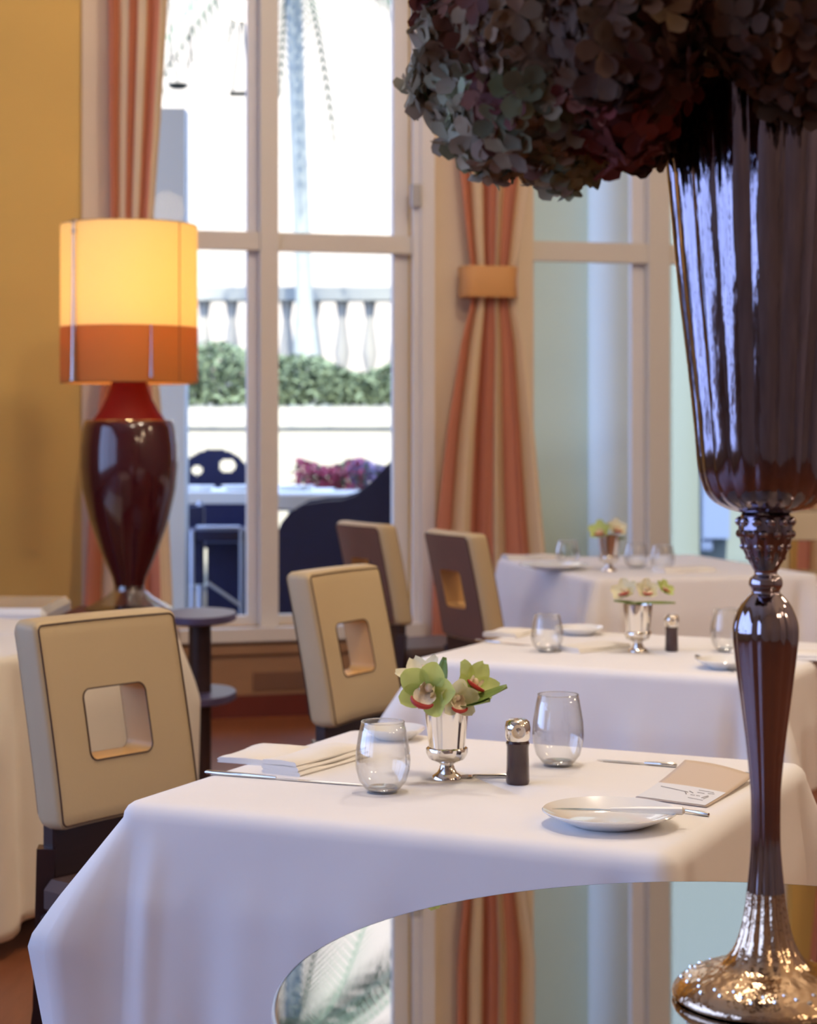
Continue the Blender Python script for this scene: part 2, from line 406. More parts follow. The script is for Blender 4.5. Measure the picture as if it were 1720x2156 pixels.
def hfn(r):
    x = r.uniform(-4.5, .65); h = .40+.09*sin(x*3.1)+.06*sin(x*7+1)
    y = YP+r.uniform(.06, .9); z = zp+r.uniform(-.08, 1)**1*h if True else 0
    return Vector((x, y, zp+.03+r.random()*h)), None
leaf_cloud('hedge', 15000, hfn, .04, M['hedge'], 'green hedge growing along the top of the white planter wall', 'hedge')
YB = 20.0
bl = empty('balustrade', (0, YB, 0), 0, 'pale stone balustrade behind the hedge', 'balustrade')
zr1 = EYE+(HY-606)/F*YB; zr0 = EYE+(HY-634)/F*YB; zb0 = EYE+(HY-770)/F*YB
mb = MB(); mb.box(-5, 1.2, -.15, .15, zr0, zr1); mb.build('rail', M['rail'], bl, smooth=False)
mb = MB(); mb.box(-5, 1.2, -.12, .12, 0, zb0-.15); mb.build('base_wall', M['rail'], bl, smooth=False)
mb = MB(); mb.lathe([(.10, 0), (.10, .06), (.05, .10), (.085, .28), (.04, .62), (.07, zr0-zb0+.15)], (0, 0, 0), 12)
b0 = mb.build('baluster', mat('baluster_stone', (.48, .44, .36), .8), bl); b0.location = (-3.6, 0, zb0-.15)
for i in range(1, 17):
    c = b0.copy(); COL.objects.link(c); c.parent = bl; c.location = (-3.6+i*.29, 0, zb0-.15)
# palm
YT = 18.5
pt = empty('palm_tree', (X(652, YT), YT, 0), 0, 'slim grey palm trunk standing behind the hedge', 'palm tree')
pts = []; rs = []
for i in range(24):
    t = i/23; z = t*5.9; py = HY-(z-EYE)*F/YT
    px = 645-(745-py)*.036
    wpx = 17+30*max(0, (py-560)/300)**2
    pts.append((X(px, YT)-X(652, YT), 0, z)); rs.append(min(.2, wpx/F*YT)*(1+.03*(i % 2)))
mb = MB(); mb.tube(pts, rs, 14); mb.build('trunk', M['trunk'], pt)
topp = Vector(pts[-1])
for k in range(20):
    a = 2*pi*k/20+.13; el = (k % 4)*.28-.15; mb = MB(); L = 1.9
    prev = None
    for i in range(15):
        t = i/14; r = L*t*cos(el*.6); z = L*(sin(el)*t-.75*t*t)+.15
        c = topp+Vector((cos(a)*r, sin(a)*r, z))
        if prev is not None:
            d = (c-prev).normalized(); sd_ = d.cross(Vector((0, 0, 1))).normalized()
            l = .5*sin(pi*min(1, t*.9+.08))
            for s in (-1, 1):
                for q in (0, .5):
                    bpt = prev.lerp(c, q); tip = bpt+sd_*s*l*.8+d*l*.5-Vector((0, 0, l*.5))
                    mb.add([bpt, bpt+d*.035, tip], [(0, 1, 2)])
            mb.add([prev-sd_*.012, prev+sd_*.012, c+sd_*.010, c-sd_*.010], [(0, 1, 2, 3)])
        prev = c
    mb.build('frond', M['frond'], pt, smooth=False)
# dark tree seen only in the mirror table, left of window 1
# hanging lantern frame outside the left window
hl = empty('hanging_lantern', (X(505, 11.5), 11.5, EYE+(HY-195)/F*11.5), 0, 'slim A-shaped iron hanger outside near the top of the left window', 'lantern')
mb = MB(); mb.tube([(-.045, 0, 0), (.015, 0, .50), (.02, 0, 1.6)], .006, 6); mb.tube([(.055, 0, 0), (.015, 0, .50)], .006, 6); mb.build('hanger', M['iron'], hl)
mb = MB(); mb.box(-.06, .06, -.04, .04, -.015, 0); mb.build('tray', M['iron'], hl, smooth=False)
hl = empty('hanging_lantern', (X(375, 11.5), 11.5, EYE+(HY-180)/F*11.5), 0, 'flat iron dish with forked rods hanging outside beside the left curtain top', 'lantern')
mb = MB(); mb.lathe([(.001, -.02), (.04, -.018), (.065, 0), (.06, .008), (.001, .0)], (0, 0, 0), 20); mb.build('dish', M['iron'], hl)
mb = MB()
for dx, z in ((-.045, .18), (.075, .16)):
    mb.tube([(dx, 0, z+.2), (dx, 0, z)], .006, 6); mb.tube([(dx-.02, 0, z-.07), (dx, 0, z), (dx+.04, 0, z-.04)], .006, 6)
    mb.tube([(dx, 0, z+.2), (dx, 0, 1.6)], .002, 4)
mb.tube([(0, 0, .0), (0, 0, .1)], .003, 4)
mb.build('rod', M['iron'], hl)
# outdoor dining furniture
YO = 13.6
ot = empty('patio_table', (X(470, YO), YO, GZ-.06), 0, 'patio table under a white cloth outside the left pane', 'table')
ztab = EYE-(1032-HY)/F*YO
mb = MB(); mb.box(-.75, .75, -.42, .42, ztab-.035, ztab+.0, bev=.01); mb.build('tabletop', M['navy'], ot, smooth=False)
for sx in (-.65, .65):
    for sy in (-.35, .35):
        mb = MB(); mb.box(sx-.025, sx+.025, sy-.025, sy+.025, 0, ztab-.035); mb.build('leg', M['navy'], ot, smooth=False)
zt_w = GZ-.06+ztab
mb = MB(); mb.box(-.78, .78, -.45, .45, 0, .01); mb.box(-.78, .78, -.455, -.445, -.07, .01)
o = mb.build('tablecloth', M['outcloth'], None, smooth=False); o.location = (X(470, YO), YO, zt_w+.001); tag(o, 'white cloth laid over the patio table outside', 'tablecloth')
for i, (px, r) in enumerate(((405, .07), (428, .09), (500, .12), (612, .11), (645, .06))):
    mb = MB(); mb.lathe([(.001, 0), (r*.6, 0), (r, .035), (r*.96, .038), (r*.5, .01), (.001, .01)], (0, 0, 0), 20)
    o = mb.build('bowl', M['porcelain'], None); o.location = (X(px, YO-.1), YO-.1-.05*(i % 2), zt_w+.011)
    tag(o, ['small white bowl at the left end of the patio table', 'white bowl second from left on the patio table', 'wide white dish in the middle of the patio table', 'wide white dish on the right half of the patio table', 'small white bowl at the right end of the patio table'][i], 'bowl', 'white crockery on the patio table')
def patio_arch_chair(px, Y, rz, label):
    r = empty('patio_chair', (X(px, Y), Y, GZ-.06), rz, label, 'chair', 'dark patio chairs')
    # arched back with two round openings
    n = 28; W = .29
    mb = MB()
    zt_, zb_ = 1.17, .72
    out = []
    for i in range(n+1):
        a = pi*i/n; out.append((-W*cos(a)*1.0, zb_+(zt_-zb_)*(sin(a)**.55)))
    y = 0
    holes = [(.10, 1.04, .052), (-.14, 1.0, .035)]
    # build as grid with holes skipped
    N, Mz = 60, 44
    def inside(x, z):
        if z < zb_: return True
        lim = zb_+(zt_-zb_)*max(0, (1-(x/W)**2))**.275
        if z > lim: return False
        return all(((x-h[0])/1.25)**2+(z-h[1])**2 > h[2]**2 for h in holes)
    dx = 2*W/N; dz = (zt_-.45)/Mz
    for i in range(N):
        for j in range(Mz):
            x = -W+i*dx; z = .45+j*dz
            if inside(x+dx/2, z+dz/2):
                mb.add([(x, 0, z), (x+dx, 0, z), (x+dx, 0, z+dz), (x, 0, z+dz), (x, .03, z), (x+dx, .03, z), (x+dx, .03, z+dz), (x, .03, z+dz)],
                       [(0, 1, 2, 3), (7, 6, 5, 4), (0, 3, 7, 4), (1, 5, 6, 2), (3, 2, 6, 7), (0, 4, 5, 1)])
    mb.build('backrest', M['navy'], r, smooth=False)
    mb = MB(); mb.box(-.26, .26, -.46, .0, .42, .47, bev=.01); mb.build('seat', M['navy'], r, smooth=False)
    for sx in (-.24, .24):
        for sy in (-.43, .0):
            mb = MB(); mb.tube([(sx, sy, 0), (sx*.95, sy, .44)], .016, 8); mb.build('leg', M['navy'], r)
    return r
patio_arch_chair(452, 14.9, 0, 'dark patio chair with arched back beyond the patio table')
# frame chair in front of the patio table
r = empty('patio_chair', (X(455, 12.4), 12.4, GZ-.06), 0, 'dark patio chair with pale metal frame in front of the patio table', 'chair', 'dark patio chairs')
def mt(name, pts, rr, m): q = MB(); q.tube(pts, rr, 8); return q.build(name, m, r)
zc = lambda py, Y=12.4: EYE-(py-HY)/F*Y-(GZ-.06)
mb = MB(); mb.box(-.23, .24, -.05, .42, zc(1140), zc(1115), bev=.008); mb.build('seat', M['navy'], r, smooth=False)
mb = MB(); mb.box(-.26, -.12, .36, .42, zc(1240), zc(1070), bev=.008); mb.box(-.10, .24, .38, .42, .0, zc(1150)); mb.build('backrest', M['navy'], r, smooth=False)
for sx in (-.15, .17):
    mt('leg', [(sx, -.06, 0), (sx, -.06, zc(1115))], .014, M['alum'])
mt('leg', [(-.15, .4, 0), (-.15, .4, zc(1060))], .02, M['alum'])
mt('stretcher', [(-.05, -.06, zc(1225)), (.17, -.06, zc(1275))], .012, M['alum'])
mt('stretcher', [(-.12, -.07, zc(1110)), (.16, -.07, zc(1110))], .014, M['alum'])
# navy wicker tub chair outside the right pane
def lounge_chair(px0, Y, label):
    """big curved navy wicker tub chair; outline drawn in x/z and given real depth"""
    r = empty('wicker_armchair', (X(px0, Y), Y, GZ-.06), 0, label, 'armchair')
    prof = [(580, 1130), (592, 1100), (610, 1078), (640, 1062), (680, 1055), (720, 1052), (750, 1042), (780, 1018), (800, 995), (820, 975), (845, 960), (875, 955)]
    top = [(X(a, Y)-X(px0, Y), EYE-(b-HY)/F*Y-(GZ-.06)) for a, b in prof]
    for nm, y0, y1 in (('armrest', 0, .09), ('armrest', .62, .71)):
        mb = MB()
        for i in range(len(top)-1):
            (xa, za), (xb, zb) = top[i], top[i+1]
            mb.add([(xa, y0, 0.04), (xb, y0, .04), (xb, y0, zb), (xa, y0, za), (xa, y1, .04), (xb, y1, .04), (xb, y1, zb), (xa, y1, za)],
                   [(0, 1, 2, 3), (7, 6, 5, 4), (3, 2, 6, 7), (0, 4, 5, 1)])
        (xa, za) = top[0]; mb.add([(xa, y0, .04), (xa, y0, za), (xa, y1, za), (xa, y1, .04)], [(0, 1, 2, 3)])
        (xa, za) = top[-1]; mb.add([(xa, y0, .04), (xa, y1, .04), (xa, y1, za), (xa, y0, za)], [(0, 1, 2, 3)])
        mb.build(nm, M['navy'], r)
    mb = MB(); mb.box(top[0][0]+.02, top[-1][0], .09, .62, .12, .46, bev=.02); mb.build('seat', M['navy'], r, smooth=False)
    mb = MB(); mb.box(top[-1][0]-.12, top[-1][0], .09, .62, .46, top[-1][1], bev=.02); mb.build('backrest', M['navy'], r, smooth=False)
    for sx in (top[0][0]+.05, top[-1][0]-.05):
        for sy in (.04, .66):
            mb = MB(); mb.tube([(sx, sy, 0), (sx, sy, .06)], .02, 8); mb.build('foot', M['navy'], r)
    return r
lounge_chair(700, 11.6, 'navy wicker armchair outside the right pane with sweeping arm')
st = empty('side_stand', (X(700, 13.0), 12.9, GZ-.06), 0, 'low patio table with white top behind the wicker armchair', 'table')
zz = EYE-(1045-HY)/F*12.9-(GZ-.06)
mb = MB(); mb.box(-.42, .36, -.25, .25, zz-.09, zz+.03, bev=.015); mb.build('tabletop', M['outcloth'], st, smooth=False)
mb = MB(); mb.lathe([(.2, 0), (.2, .03), (.05, .05), (.05, zz-.09)], (0, 0, 0), 20, cap0=True); mb.build('pedestal', M['navy'], st)
YF = 14.4
fp = empty('flower_trough', (X(720, YF), YF, GZ-.06), 0, 'trough of pink and purple flowers beyond the wicker armchair', 'flower trough')
zf = EYE-(1030-HY)/F*YF-(GZ-.06)
mb = MB(); mb.box(-.40, .46, -.14, .14, 0, zf, bev=.01); mb.build('trough', M['stone'], fp, smooth=False)
for nm, m_, x0, x1, n in (('pink_flowers', M['pinkf'], -.34, .16, 700), ('purple_flowers', M['purplef'], .06, .45, 500), ('leaves', M['hedge'], -.38, .45, 350)):
    mb = MB()
    for i in range(n):
        x = rnd.uniform(x0, x1); c = Vector((x, rnd.uniform(-.13, .13), zf+rnd.random()*(.20+.03*sin(x*14))))
        a = Vector((rnd.uniform(-1, 1), rnd.uniform(-1, 1), rnd.uniform(-1, 1))).normalized(); b = a.cross(Vector((rnd.uniform(-1, 1), .3, rnd.uniform(-1, 1)))).normalized()
        mb.add([c-a*.022, c+b*.02, c+a*.022, c-b*.02], [(0, 1, 2, 3)])
    mb.build(nm, m_, fp, smooth=False)
rd = random.Random(11)

# ================================================================== CURTAINS
def curtain(label, rows, off, pleats, amp, seed, ties):
    """rows: (py, px left, px right, z or None)"""
    c0 = .5*(rows[-1][1]+rows[-1][2])
    u0 = wall_u(c0, off)
    base = WALL_O+WALL_U*u0+WALL_N*off
    root = empty('curtain', (base.x, base.y, 0), WALL_ROT, label, 'curtain', 'striped curtains beside the windows')
    rr = random.Random(seed); ph = [rr.uniform(-.5, .5) for _ in range(40)]
    key = []
    for py, a, b in rows:
        cx_ = .5*(a+b); z = wall_z(cx_, py, off); key.append((z, wall_u(a, off)-u0, wall_u(b, off)-u0))
    mb = MB(); N = 150; Mr = 90
    zt_, zb_ = key[0][0], key[-1][0]
    vs = []; uv = []
    for j in range(Mr+1):
        z = zt_+(zb_-zt_)*j/Mr
        for q in range(len(key)-1):
            if key[q][0] >= z >= key[q+1][0]-1e-6: break
        t = (key[q][0]-z)/max(1e-6, key[q][0]-key[q+1][0]); t2 = t*t*(3-2*t) if False else t
        l = key[q][1]+(key[q+1][1]-key[q][1])*t2; r_ = key[q][2]+(key[q+1][2]-key[q][2])*t2
        wd = r_-l
        A = amp*min(1.2, wd/.45+.15)
        for i in range(N+1):
            s = i/N
            k = s*pleats
            w_ = A*(sin(2*pi*k+ph[int(k) % 40])*.8+.25*sin(4*pi*k+1.3+z*.6)+.2*sin(2*pi*k*.37+z*1.1))
            xx = l+wd*(s+.25/pleats*sin(4*pi*k+ph[int(k) % 40])*.25)
            vs.append((xx, -w_, z)); uv.append((s, j/Mr))
    fs = [(j*(N+1)+i, j*(N+1)+i+1, (j+1)*(N+1)+i+1, (j+1)*(N+1)+i) for j in range(Mr) for i in range(N)]
    mb.add(vs, fs, 0, uv); mb.build('drape', M['curtain'], root, auto=0)
    for (py0, py1, a, b) in ties:
        cx_ = .5*(a+b); z0 = wall_z(cx_, py1, off-.05); z1 = wall_z(cx_, py0, off-.05)
        l = wall_u(a, off-.05)-u0; r_ = wall_u(b, off-.05)-u0; cm = (l+r_)/2; hw = (r_-l)/2
        mb = MB(); n = 40; vs = []
        for (dz, ex) in ((z0, 0), (z0+.008, .004), (z0+(z1-z0)*.5, .0), (z1-.008, .004), (z1, 0)):
            for k in range(n):
                t = 2*pi*k/n
                cxx = abs(cos(t))**.35*(1 if cos(t) > 0 else -1); syy = abs(sin(t))**.8*(1 if sin(t) > 0 else -1)
                vs.append((cm+(hw+ex)*cxx, (.075+ex)*syy, dz))
        fs = [(j*n+i, j*n+(i+1) % n, (j+1)*n+(i+1) % n, (j+1)*n+i) for j in range(4) for i in range(n)]
        mb.add(vs, fs); mb.build('tieback', M['tie'], root)
    # rod
    mb = MB(); mb.tube([(key[0][1]-.1, 0, zt_+.02), (key[0][2]+.1, 0, zt_+.02)], .018, 12); mb.build('curtain_rod', M['darkwood'], root)
    return root
curtain('striped orange and cream curtain tied back between the two windows',
        [(-560, 940, 1150), (-360, 952, 1136), (-60, 958, 1120), (300, 960, 1125), (480, 978, 1098), (575, 990, 1084), (640, 988, 1086), (720, 968, 1104), (900, 938, 1124), (1050, 920, 1138), (1168, 908, 1150), (1462, 900, 1165)], -.13, 4.3, .034, 2,
        [(560, 626, 975, 1092)])
curtain('striped orange and cream curtain hanging behind the table lamp',
        [(-560, 222, 372), (-100, 226, 358), (60, 229, 350), (250, 229, 338), (470, 232, 322), (585, 238, 314), (650, 236, 318), (800, 212, 334), (1000, 190, 350), (1270, 176, 362), (1425, 172, 366)], -.13, 3.6, .034, 5,
        [(570, 636, 226, 322)])
curtain('striped curtain at the right window edge behind the vase',
        [(-560, 1690, 1890), (-100, 1700, 1880), (300, 1706, 1860), (575, 1735, 1830), (640, 1735, 1830), (900, 1690, 1870), (1462, 1660, 1900)], -.13, 4.3, .034, 9,
        [(560, 626, 1725, 1840)])

# ================================================================== TABLES AND CLOTHS
def lerp(a, b, t): return a+(b-a)*t
def dining_table(name, A, ex, ey, sx, sy, label, h=.745):
    """A corner, ex/ey unit directions, sizes"""
    c = A+ex*sx/2+ey*sy/2
    r = empty(name, (c.x, c.y, 0), atan2(ex.y, ex.x), label, 'table')
    mb = MB(); mb.box(-sx/2+.032, sx/2-.032, -sy/2+.032, sy/2-.032, h-.03, h-.001, bev=.006); mb.build('tabletop', M['darkwood'], r, smooth=False)
    mb = MB(); mb.lathe([(.035, .03), (.035, h-.03)], (0, 0, 0), 20); mb.build('pedestal', M['darkwood'], r)
    mb = MB(); mb.lathe([(.001, .035), (.06, .035), (.22, .012), (.23, 0), (.001, 0)], (0, 0, 0), 32); mb.build('base', M['darkwood'], r)
    return r
def tablecloth(A, ex, ey, sx, sy, drop, corners, m, label, h=.75, base=.012, seed=1, rip=.006, hemstep=None, cw=.075, sidemul=(1, 1, 1, 1), bend=.024):
    """corners: flare for (A, B, C, D) with A origin, B=A+ex, C=B+ey, D=A+ey; list of (amp, extra drop)"""
    c = A+ex*sx/2+ey*sy/2
    rr = random.Random(seed)
    R = bend
    hx, hy = sx/2, sy/2
    # perimeter points of rounded rectangle (counterclockwise starting at A going to B)
    per = []
    cr = bend+.004
    def seg(p, q, n, nrm):
        for i in range(n): per.append((lerp(p[0], q[0], i/n), lerp(p[1], q[1], i/n), nrm))
    def arc(cx_, cy_, a0, n=7):
        for i in range(n):
            a = a0+pi/2*i/n; per.append((cx_+cr*cos(a), cy_+cr*sin(a), (cos(a), sin(a))))
    nx, ny = 110, 80
    seg((-hx+cr, -hy), (hx-cr, -hy), nx, (0, -1)); arc(hx-cr, -hy+cr, -pi/2)
    seg((hx, -hy+cr), (hx, hy-cr), ny, (1, 0)); arc(hx-cr, hy-cr, 0)
    seg((hx-cr, hy), (-hx+cr, hy), nx, (0, 1)); arc(-hx+cr, hy-cr, pi/2)
    seg((-hx, hy-cr), (-hx, -hy+cr), ny, (-1, 0)); arc(-hx+cr, -hy+cr, pi)
    n = len(per)
    cpos = [(-hx, -hy), (hx, -hy), (hx, hy), (-hx, hy)]
    mb = MB(); vs = []; fs = []
    # top rings (shrink towards centre)
    for s in (0.0001, .3, .6, .8, .88):
        for (x, y, nr) in per: vs.append((x*s, y*s, h))
    # bend
    for a in (0, 22, 45, 68, 90):
        a = radians(a)
        for (x, y, nr) in per:
            vs.append((x+nr[0]*(R*sin(a)-R)*1.0, y+nr[1]*(R*sin(a)-R), h-R+R*cos(a)))
    rows = 26
    phs = [rr.uniform(0, 6.28) for _ in range(8)]
    for j in range(1, rows+1):
        for k, (x, y, nr) in enumerate(per):
            ds = [sqrt((x-q[0])**2+(y-q[1])**2) for q in cpos]
            ci = min(range(4), key=lambda i: ds[i]); d_ = ds[ci]
            amp, ext = corners[ci]
            front = ci == 0 and nr[1] < -.6
            cwk = cw*.5 if front else cw
            tri = max(0, 1-d_/cwk)
            dr = drop+ext*exp(-(d_/(cw*1.6))**1.3)
            d = dr*j/rows
            g = min(1, (d/.18))**1.0*(1-.5*max(0, (d-.18)/.25))
            # direction for the corner: diagonal outwards
            dg = (cpos[ci][0], cpos[ci][1]); L = sqrt(dg[0]**2+dg[1]**2)
            dg = (1/sqrt(2)*(1 if dg[0] > 0 else -1), 1/sqrt(2)*(1 if dg[1] > 0 else -1))
            s_ = k/n*2*pi
            fall = min(1, d/.12)
            rp = rip*fall*(sin(9*s_+phs[0]+d*2)+.8*sin(17*s_+phs[1]-d*3)+.5*sin(29*s_+phs[2]))*(d/drop)
            side = 0 if nr[1] < -.5 else 1 if nr[0] > .5 else 2 if nr[1] > .5 else 3
            o_ = base*fall+rp+(.06*d)*sidemul[side]
            # concave valley beside the corner fold
            val = (.010 if front else -.022)*exp(-((d_-cw*1.25)/(cw*.35))**2)*fall*(amp > .02)
            o_ += val
            if hemstep and d > hemstep: o_ -= .006
            t = tri**.9
            px_ = x+nr[0]*o_+dg[0]*amp*g*t; py_ = y+nr[1]*o_+dg[1]*amp*g*t
            vs.append((px_, py_, h-R-d))
    nr_ = 5+5+rows
    for j in range(nr_-1):
        for k in range(n):
            fs.append((j*n+k, (j+1)*n+k, (j+1)*n+(k+1) % n, j*n+(k+1) % n))
    mb.add(vs, fs)
    o = mb.build('tablecloth', m, None, auto=0)
    o.location = (c.x, c.y, 0); o.rotation_euler = (0, 0, atan2(ex.y, ex.x))
    s = o.modifiers.new('solid', 'SOLIDIFY'); s.thickness = .0015; s.offset = 1
    return tag(o, label, 'tablecloth', 'white tablecloths')
# table 1 (nearest)
tA = T(245, 1690); tB = T(1415, 1806)
ex1 = (tB-tA); s1x = ex1.length; ex1.normalize(); ey1 = Vector((-ex1.y, ex1.x, 0)); s1y = .80
dining_table('dining_table', tA, ex1, ey1, s1x, s1y, 'nearest square dining table, under a white cloth')
tablecloth(tA, ex1, ey1, s1x, s1y, .40, [(.172, .10), (.05, .05), (.07, .05), (.03, .05)], M['cloth'], 'white cloth with a flared corner on the nearest table', hemstep=.33, seed=4, bend=.026, cw=.058)
# table 2
dA = T(866, 1386); dB = T(1632, 1432)
ex2 = (dB-dA).normalized(); ey2 = Vector((-ex2.y, ex2.x, 0)); s2x = (dB-dA).length
dining_table('dining_table', dA, ex2, ey2, s2x, .80, 'square dining table right behind the nearest one')
tablecloth(dA, ex2, ey2, s2x, .80, .265, [(.12, .05), (.07, .05), (.05, .02), (.03, -.02)], M['cloth'], 'white cloth on the second table, behind the orchid cup', seed=9)
# table 3
fA = Vector((.71, 7.25, .75))
ex3 = Vector((.9649, .2625, 0)); ey3 = Vector((-.2625, .9649, 0)); s3y = 1.22; s3x = .95
dining_table('dining_table', fA, ex3, ey3, s3x, s3y, 'far dining table by the right window')
tablecloth(fA, ex3, ey3, s3x, s3y, .50, [(.05, .06), (.05, .05), (.05, .02), (.02, .02)], M['cloth'], 'long white cloth on the far table by the right window', seed=12)
# table 4 left
gA = Vector((-1.04, 4.74, .75)); gdir = Vector((.457, .889, 0)); gn = Vector((-.889, .457, 0))
# axes: ex along gn reversed so that the A-B-C-D order is counterclockwise
exg = -gn; P0 = gA+gn*.85
dining_table('dining_table', P0, exg, gdir, .85, .84, 'dining table at the left picture edge')
tablecloth(P0, exg, gdir, .85, .84, .62, [(.03, .02), (.03, .06), (.05, .06), (.03, 0)], M['clothb'], 'long cream cloth on the table at the left picture edge', seed=15, base=.01)

# white covered box-like back behind left table: small sideboard cloth
sb = empty('serving_stand', (-1.57, 6.75, 0), 0, 'white covered serving stand against the ochre wall at the left edge', 'stand')
mb = MB(); mb.box(-.36, .33, -.25, .25, .64, .71, bev=.02); mb.build('covered_top', M['porcelain'], sb)
mb = MB(); mb.box(-.32, .30, -.22, .22, 0, .64); mb.build('body', M['wallpale'], sb, smooth=False)

# console under the lamp
YL = 7.5
LX = X(272, YL)
cons = empty('console_table', (X(240, YL), YL, 0), 0, 'dark red wood console carrying the table lamp', 'console')
zc_ = EYE-(1283-HY)/F*YL
mb = MB(); mb.box(-.17, .185, -.15, .15, zc_-.04, zc_, bev=.005); mb.build('top', M['redwood'], cons, smooth=False)
mb = MB(); mb.box(-.15, .165, -.13, .13, .06, zc_-.04); mb.build('body', M['redwood'], cons, smooth=False)
for sx in (-.13, .145):
    for sy in (-.11, .11):
        mb = MB(); mb.box(sx-.015, sx+.015, sy-.015, sy+.015, 0, .06); mb.build('foot', M['redwood'], cons, smooth=False)

# ================================================================== LAMP
lamp = empty('table_lamp', (LX, YL, zc_), 0, 'large table lamp with two-tone drum shade and oxblood urn body', 'lamp')
LZ = lambda py: EYE-(py-HY)/F*YL-zc_
LR = lambda px: px/F*YL
mb = MB(); mb.lathe([(.001, 0), (LR(92), 0), (LR(92), .006), (LR(52), LZ(1258)), (LR(34), LZ(1243)), (LR(32), LZ(1232)), (.001, LZ(1232))], (0, 0, 0), 48)
mb.build('foot', M['footglass'], lamp)
mb = MB(); mb.lathe([(LR(30), LZ(1240)), (LR(36), LZ(1215)), (LR(60), LZ(1160)), (LR(84), LZ(1090)), (LR(98), LZ(1030)), (LR(103), LZ(980)), (LR(102), LZ(940)), (LR(97), LZ(900)), (LR(93), LZ(886)), (LR(90), LZ(884)), (LR(60), LZ(884)), (.001, LZ(884))], (0, 0, 0), 64, cap0=True)
mb.build('body', M['lampred'], lamp, auto=50)
mb = MB(); mb.lathe([(LR(76), LZ(884)), (LR(62), LZ(866)), (LR(48), LZ(840)), (LR(39), LZ(815)), (LR(34), LZ(790)), (LR(30), LZ(760)), (.001, LZ(760))], (0, 0, 0), 48)
mb.build('neck', M['lampneck'], lamp)
mb = MB(); mb.tube([(0, 0, LZ(762)), (0, 0, LZ(690))], .008, 10); mb.build('stem', M['silver'], lamp)
RS = LR(143)
zt_, zm_, zb_ = LZ(476), LZ(692), LZ(806)
mb = MB(); mb.lathe([(RS, zm_), (RS, zt_), (RS-.004, zt_), (RS-.004, zm_)], (0, 0, 0), 96)
sh = mb.build('lamp_shade', M['shade'], lamp)
mb = MB(); mb.lathe([(RS+.0015, zb_), (RS+.0015, zm_+.003), (RS-.003, zm_+.003), (RS-.003, zb_)], (0, 0, 0), 96)
mb.build('shade_band', M['shadeband'], sh)
mb = MB(); a = -pi/2+math.asin(115/143); mb.tube([((RS+.003)*cos(a), (RS+.003)*sin(a), zb_), ((RS+.003)*cos(a), (RS+.003)*sin(a), zt_)], .0022, 6); mb.build('seam', M['seam'], sh)
mb = MB()
for z in (zt_, zb_):
    mb.tube([((RS-.004)*cos(2*pi*k/32), (RS-.004)*sin(2*pi*k/32), z) for k in range(33)], .003, 6, cap=False)
for k in range(3): mb.tube([(0, 0, zt_-.03), ((RS-.004)*cos(k*2.09), (RS-.004)*sin(k*2.09), zt_-.01)], .0025, 6)
mb.build('shade_ring', M['seam'], sh)
for px, py0, py1, rr_, lab in ((175, 478, 803, .011, 'thick crystal rod with beads'), (337, 690, 798, .005, 'thin crystal rod')):
    a = -pi/2+math.asin((px-272)/150); cx_, cy_ = (RS+.012)*cos(a), (RS+.012)*sin(a)
    mb = MB(); mb.tube([(cx_, cy_, LZ(py0)), (cx_, cy_, LZ((py0+py1)/2)), (cx_, cy_, LZ(py1))], [rr_*.55, rr_*.8, rr_*1.5], 12)
    if rr_ > .008:
        mb.ball((cx_, cy_, LZ(478)), .016, 10, 6, sz=.6); mb.ball((cx_, cy_, LZ(498)), .012, 10, 6)
        mb.lathe([(.001, 0), (.02, .002), (.02, .008), (.001, .01)], (cx_, cy_, LZ(806)), 16)
    o = mb.build('crystal_rod', M['rodglass'], lamp); o['label'] = lab
mb = MB(); mb.ball((0, 0, LZ(628)), .035, 16, 12); mb.build('bulb', mat('glowing_bulb', (1, .9, .7), .5, emis=(1, .70, .34), es=230), lamp)

# side table with lower shelf
YS = 6.9
sx_ = X(421, YS)
stb = empty('side_table', (sx_, YS, 0), 0, 'small two-tier round side table in dark wood left of the window sill', 'side table')
zt1_ = EYE-(1290-HY)/F*YS; zt2_ = EYE-(1456-HY)/F*YS
for nm, z, r in (('tabletop', zt1_, .131), ('shelf', zt2_, .131)):
    mb = MB(); mb.lathe([(.001, -.03), (r*.92, -.03), (r, -.024), (r, -.003), (r*.985, 0), (.001, 0)], (0, 0, z), 48, sy=1.6); mb.build(nm, mat(nm+'_lacquer', (.07, .055, .12), .42), stb)
mb = MB(); mb.lathe([(.041, .02), (.041, zt1_-.03)], (0, 0, 0), 24); mb.build('pedestal', M['darkwood'], stb)
mb = MB(); mb.lathe([(.001, .03), (.10, .03), (.15, .01), (.15, 0), (.001, 0)], (0, 0, 0), 32, sy=1.3); mb.build('base', M['darkwood'], stb)

